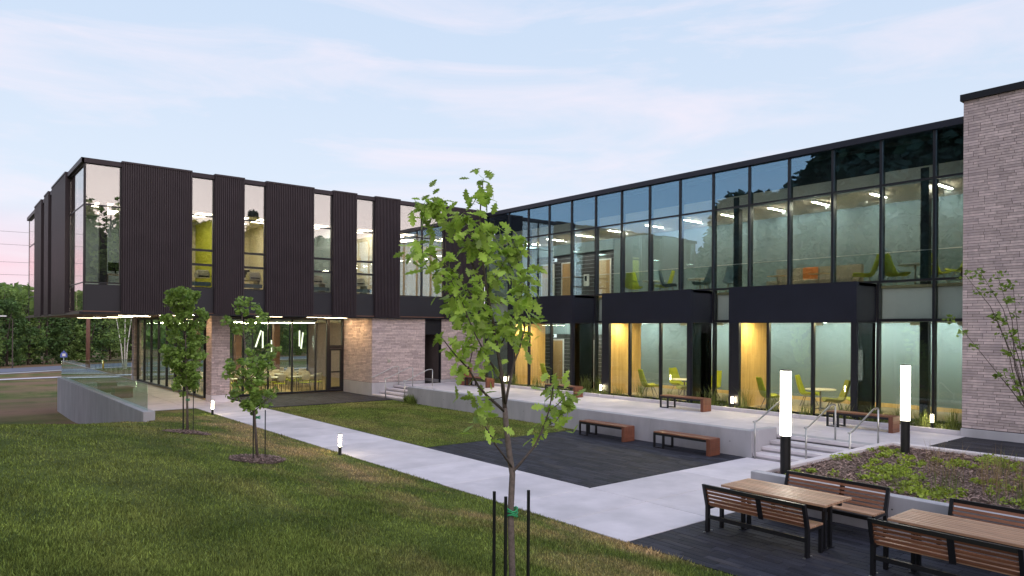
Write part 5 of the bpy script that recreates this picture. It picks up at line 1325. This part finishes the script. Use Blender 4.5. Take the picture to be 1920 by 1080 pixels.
# arching shrub at the right edge
SX, SY = 15.2, 3.6
t = thing('shrub', 'arching thin stemmed shrub with small leaves reaching in before the brick tower', 'shrub', (SX, SY, .56))
st = B(); cs = []; rs = []
fork = Vector((14.90, 3.85, 1.85)); p0 = Vector((SX, SY, .5))
taper(st, [p0, Vector((15.08, 3.7, 1.2)), fork], .026, .018, 6)
ends = [((13.97, 4.61, 4.35), (14.35, 4.3, 3.75)), ((13.83, 4.72, 3.55), (14.4, 4.25, 2.65)), ((14.22, 4.40, 4.32), (14.5, 4.15, 3.7)), ((14.44, 4.22, 4.28), (14.62, 4.05, 3.5)), ((14.66, 4.05, 4.10), (14.72, 3.98, 3.2)), ((14.44, 4.25, 3.62), (14.6, 4.1, 3.0)), ((14.66, 4.10, 3.15), (14.75, 3.95, 2.5)), ((14.98, 3.78, 3.95), (14.95, 3.82, 3.0)), ((15.2, 3.5, 3.7), (15.1, 3.65, 2.8)), ((14.62, 4.08, 2.55), (14.75, 3.95, 2.15))]
for e, m_ in ends:
    p3 = Vector(e); p2 = Vector(m_); p1 = fork.lerp(p2, .5) + Vector((random.gauss(0, .04), random.gauss(0, .04), 0))
    taper(st, [fork, p1, p2, p3], .011, .003, 5)
    for q, r_ in ((p2.lerp(p3, .45), .10), (p2.lerp(p3, .75), .12), (p3, .12), (p1.lerp(p2, .8), .07)): cs.append(tuple(q + Vector((random.gauss(0, .03), random.gauss(0, .03), random.gauss(0, .03))))); rs.append(r_)
st.build('stems', 'bark', t, smooth=True); V, F = cloud_leaves(cs, rs, [13] * len(cs), .085); link_mesh('foliage', V, F, 'shrub_leaf', t, kind='stuff')
V, F = scatter_quads(300, 16.5, 16.8, 27.0, 27.4, lambda x, y: .06 + 0 * x, .1, .25, .01, .02, 1.4, .1)

# ================================================================== grass blades
def blades(n, sampler, hfun, h0, h1, w, name, label, clip=None):
    x, y = sampler(n)
    if clip is not None:
        k = clip(x, y); x, y = x[k], y[k]
    n = len(x); z = hfun(x, y)
    d = np.hypot(x, y); a = rng.uniform(0, 6.283, n); h = rng.uniform(h0, h1, n) * (1 + .25 * np.sin(x * 2.1) * np.sin(y * 1.7)); ww = w * (0.6 + d / 9.0)
    lean = rng.uniform(.1, .9, n); b2 = rng.uniform(0, 6.283, n)
    p = np.stack([x, y, z - .005], -1); s_ = np.stack([np.cos(a), np.sin(a), 0 * a], -1) * ww[:, None]
    tip = p + np.stack([np.cos(b2) * lean * h, np.sin(b2) * lean * h, h * (1.1 - .5 * lean)], -1)
    V = np.stack([p - s_, p + s_, tip], 1).reshape(-1, 3)
    o = link_mesh(name, V, np.arange(3 * n).reshape(n, 3), 'grass_blade', kind='stuff'); tag(o, label, 'grass')
def samp_front(n):
    # more blades near the viewer; azimuth within the view
    d = 4.5 / (1 - rng.uniform(0, 1, n) * (1 - 4.5 / 30.0)); az = rng.uniform(-0.03, 1.08, n)
    return d * np.sin(az), d * np.cos(az)
blades(400000, samp_front, terrain, .025, .07, .0042, 'lawn_grass', 'mown lawn grass on the slope in the foreground', lambda x, y: (x < 8.36 + .05 * np.sin(y * 3) + rng.uniform(-.05, .03, len(x))) & ~((x > 5.55) & (x < 6.05) & (y > 26.7)) & (y < 30.4 - (x > 6.05) * 0) & ((x > 6.05) | (y < 32)))
blades(60000, lambda n: (rng.uniform(10.68, 16.42, n), rng.uniform(16.74, 28.66, n)), court, .02, .05, .004, 'courtyard_grass', 'short grass of the courtyard lawn beside the terrace wall')
blades(400, lambda n: (rng.uniform(16.25, 16.43, n), rng.uniform(26.6, 27.4, n)), lambda x, y: .03 + 0 * x, .2, .45, .004, 'weeds', 'small weeds at the end of the terrace wall by the far stairs')
for o in bpy.data.objects:
    if '_w' in o: del o['_w']
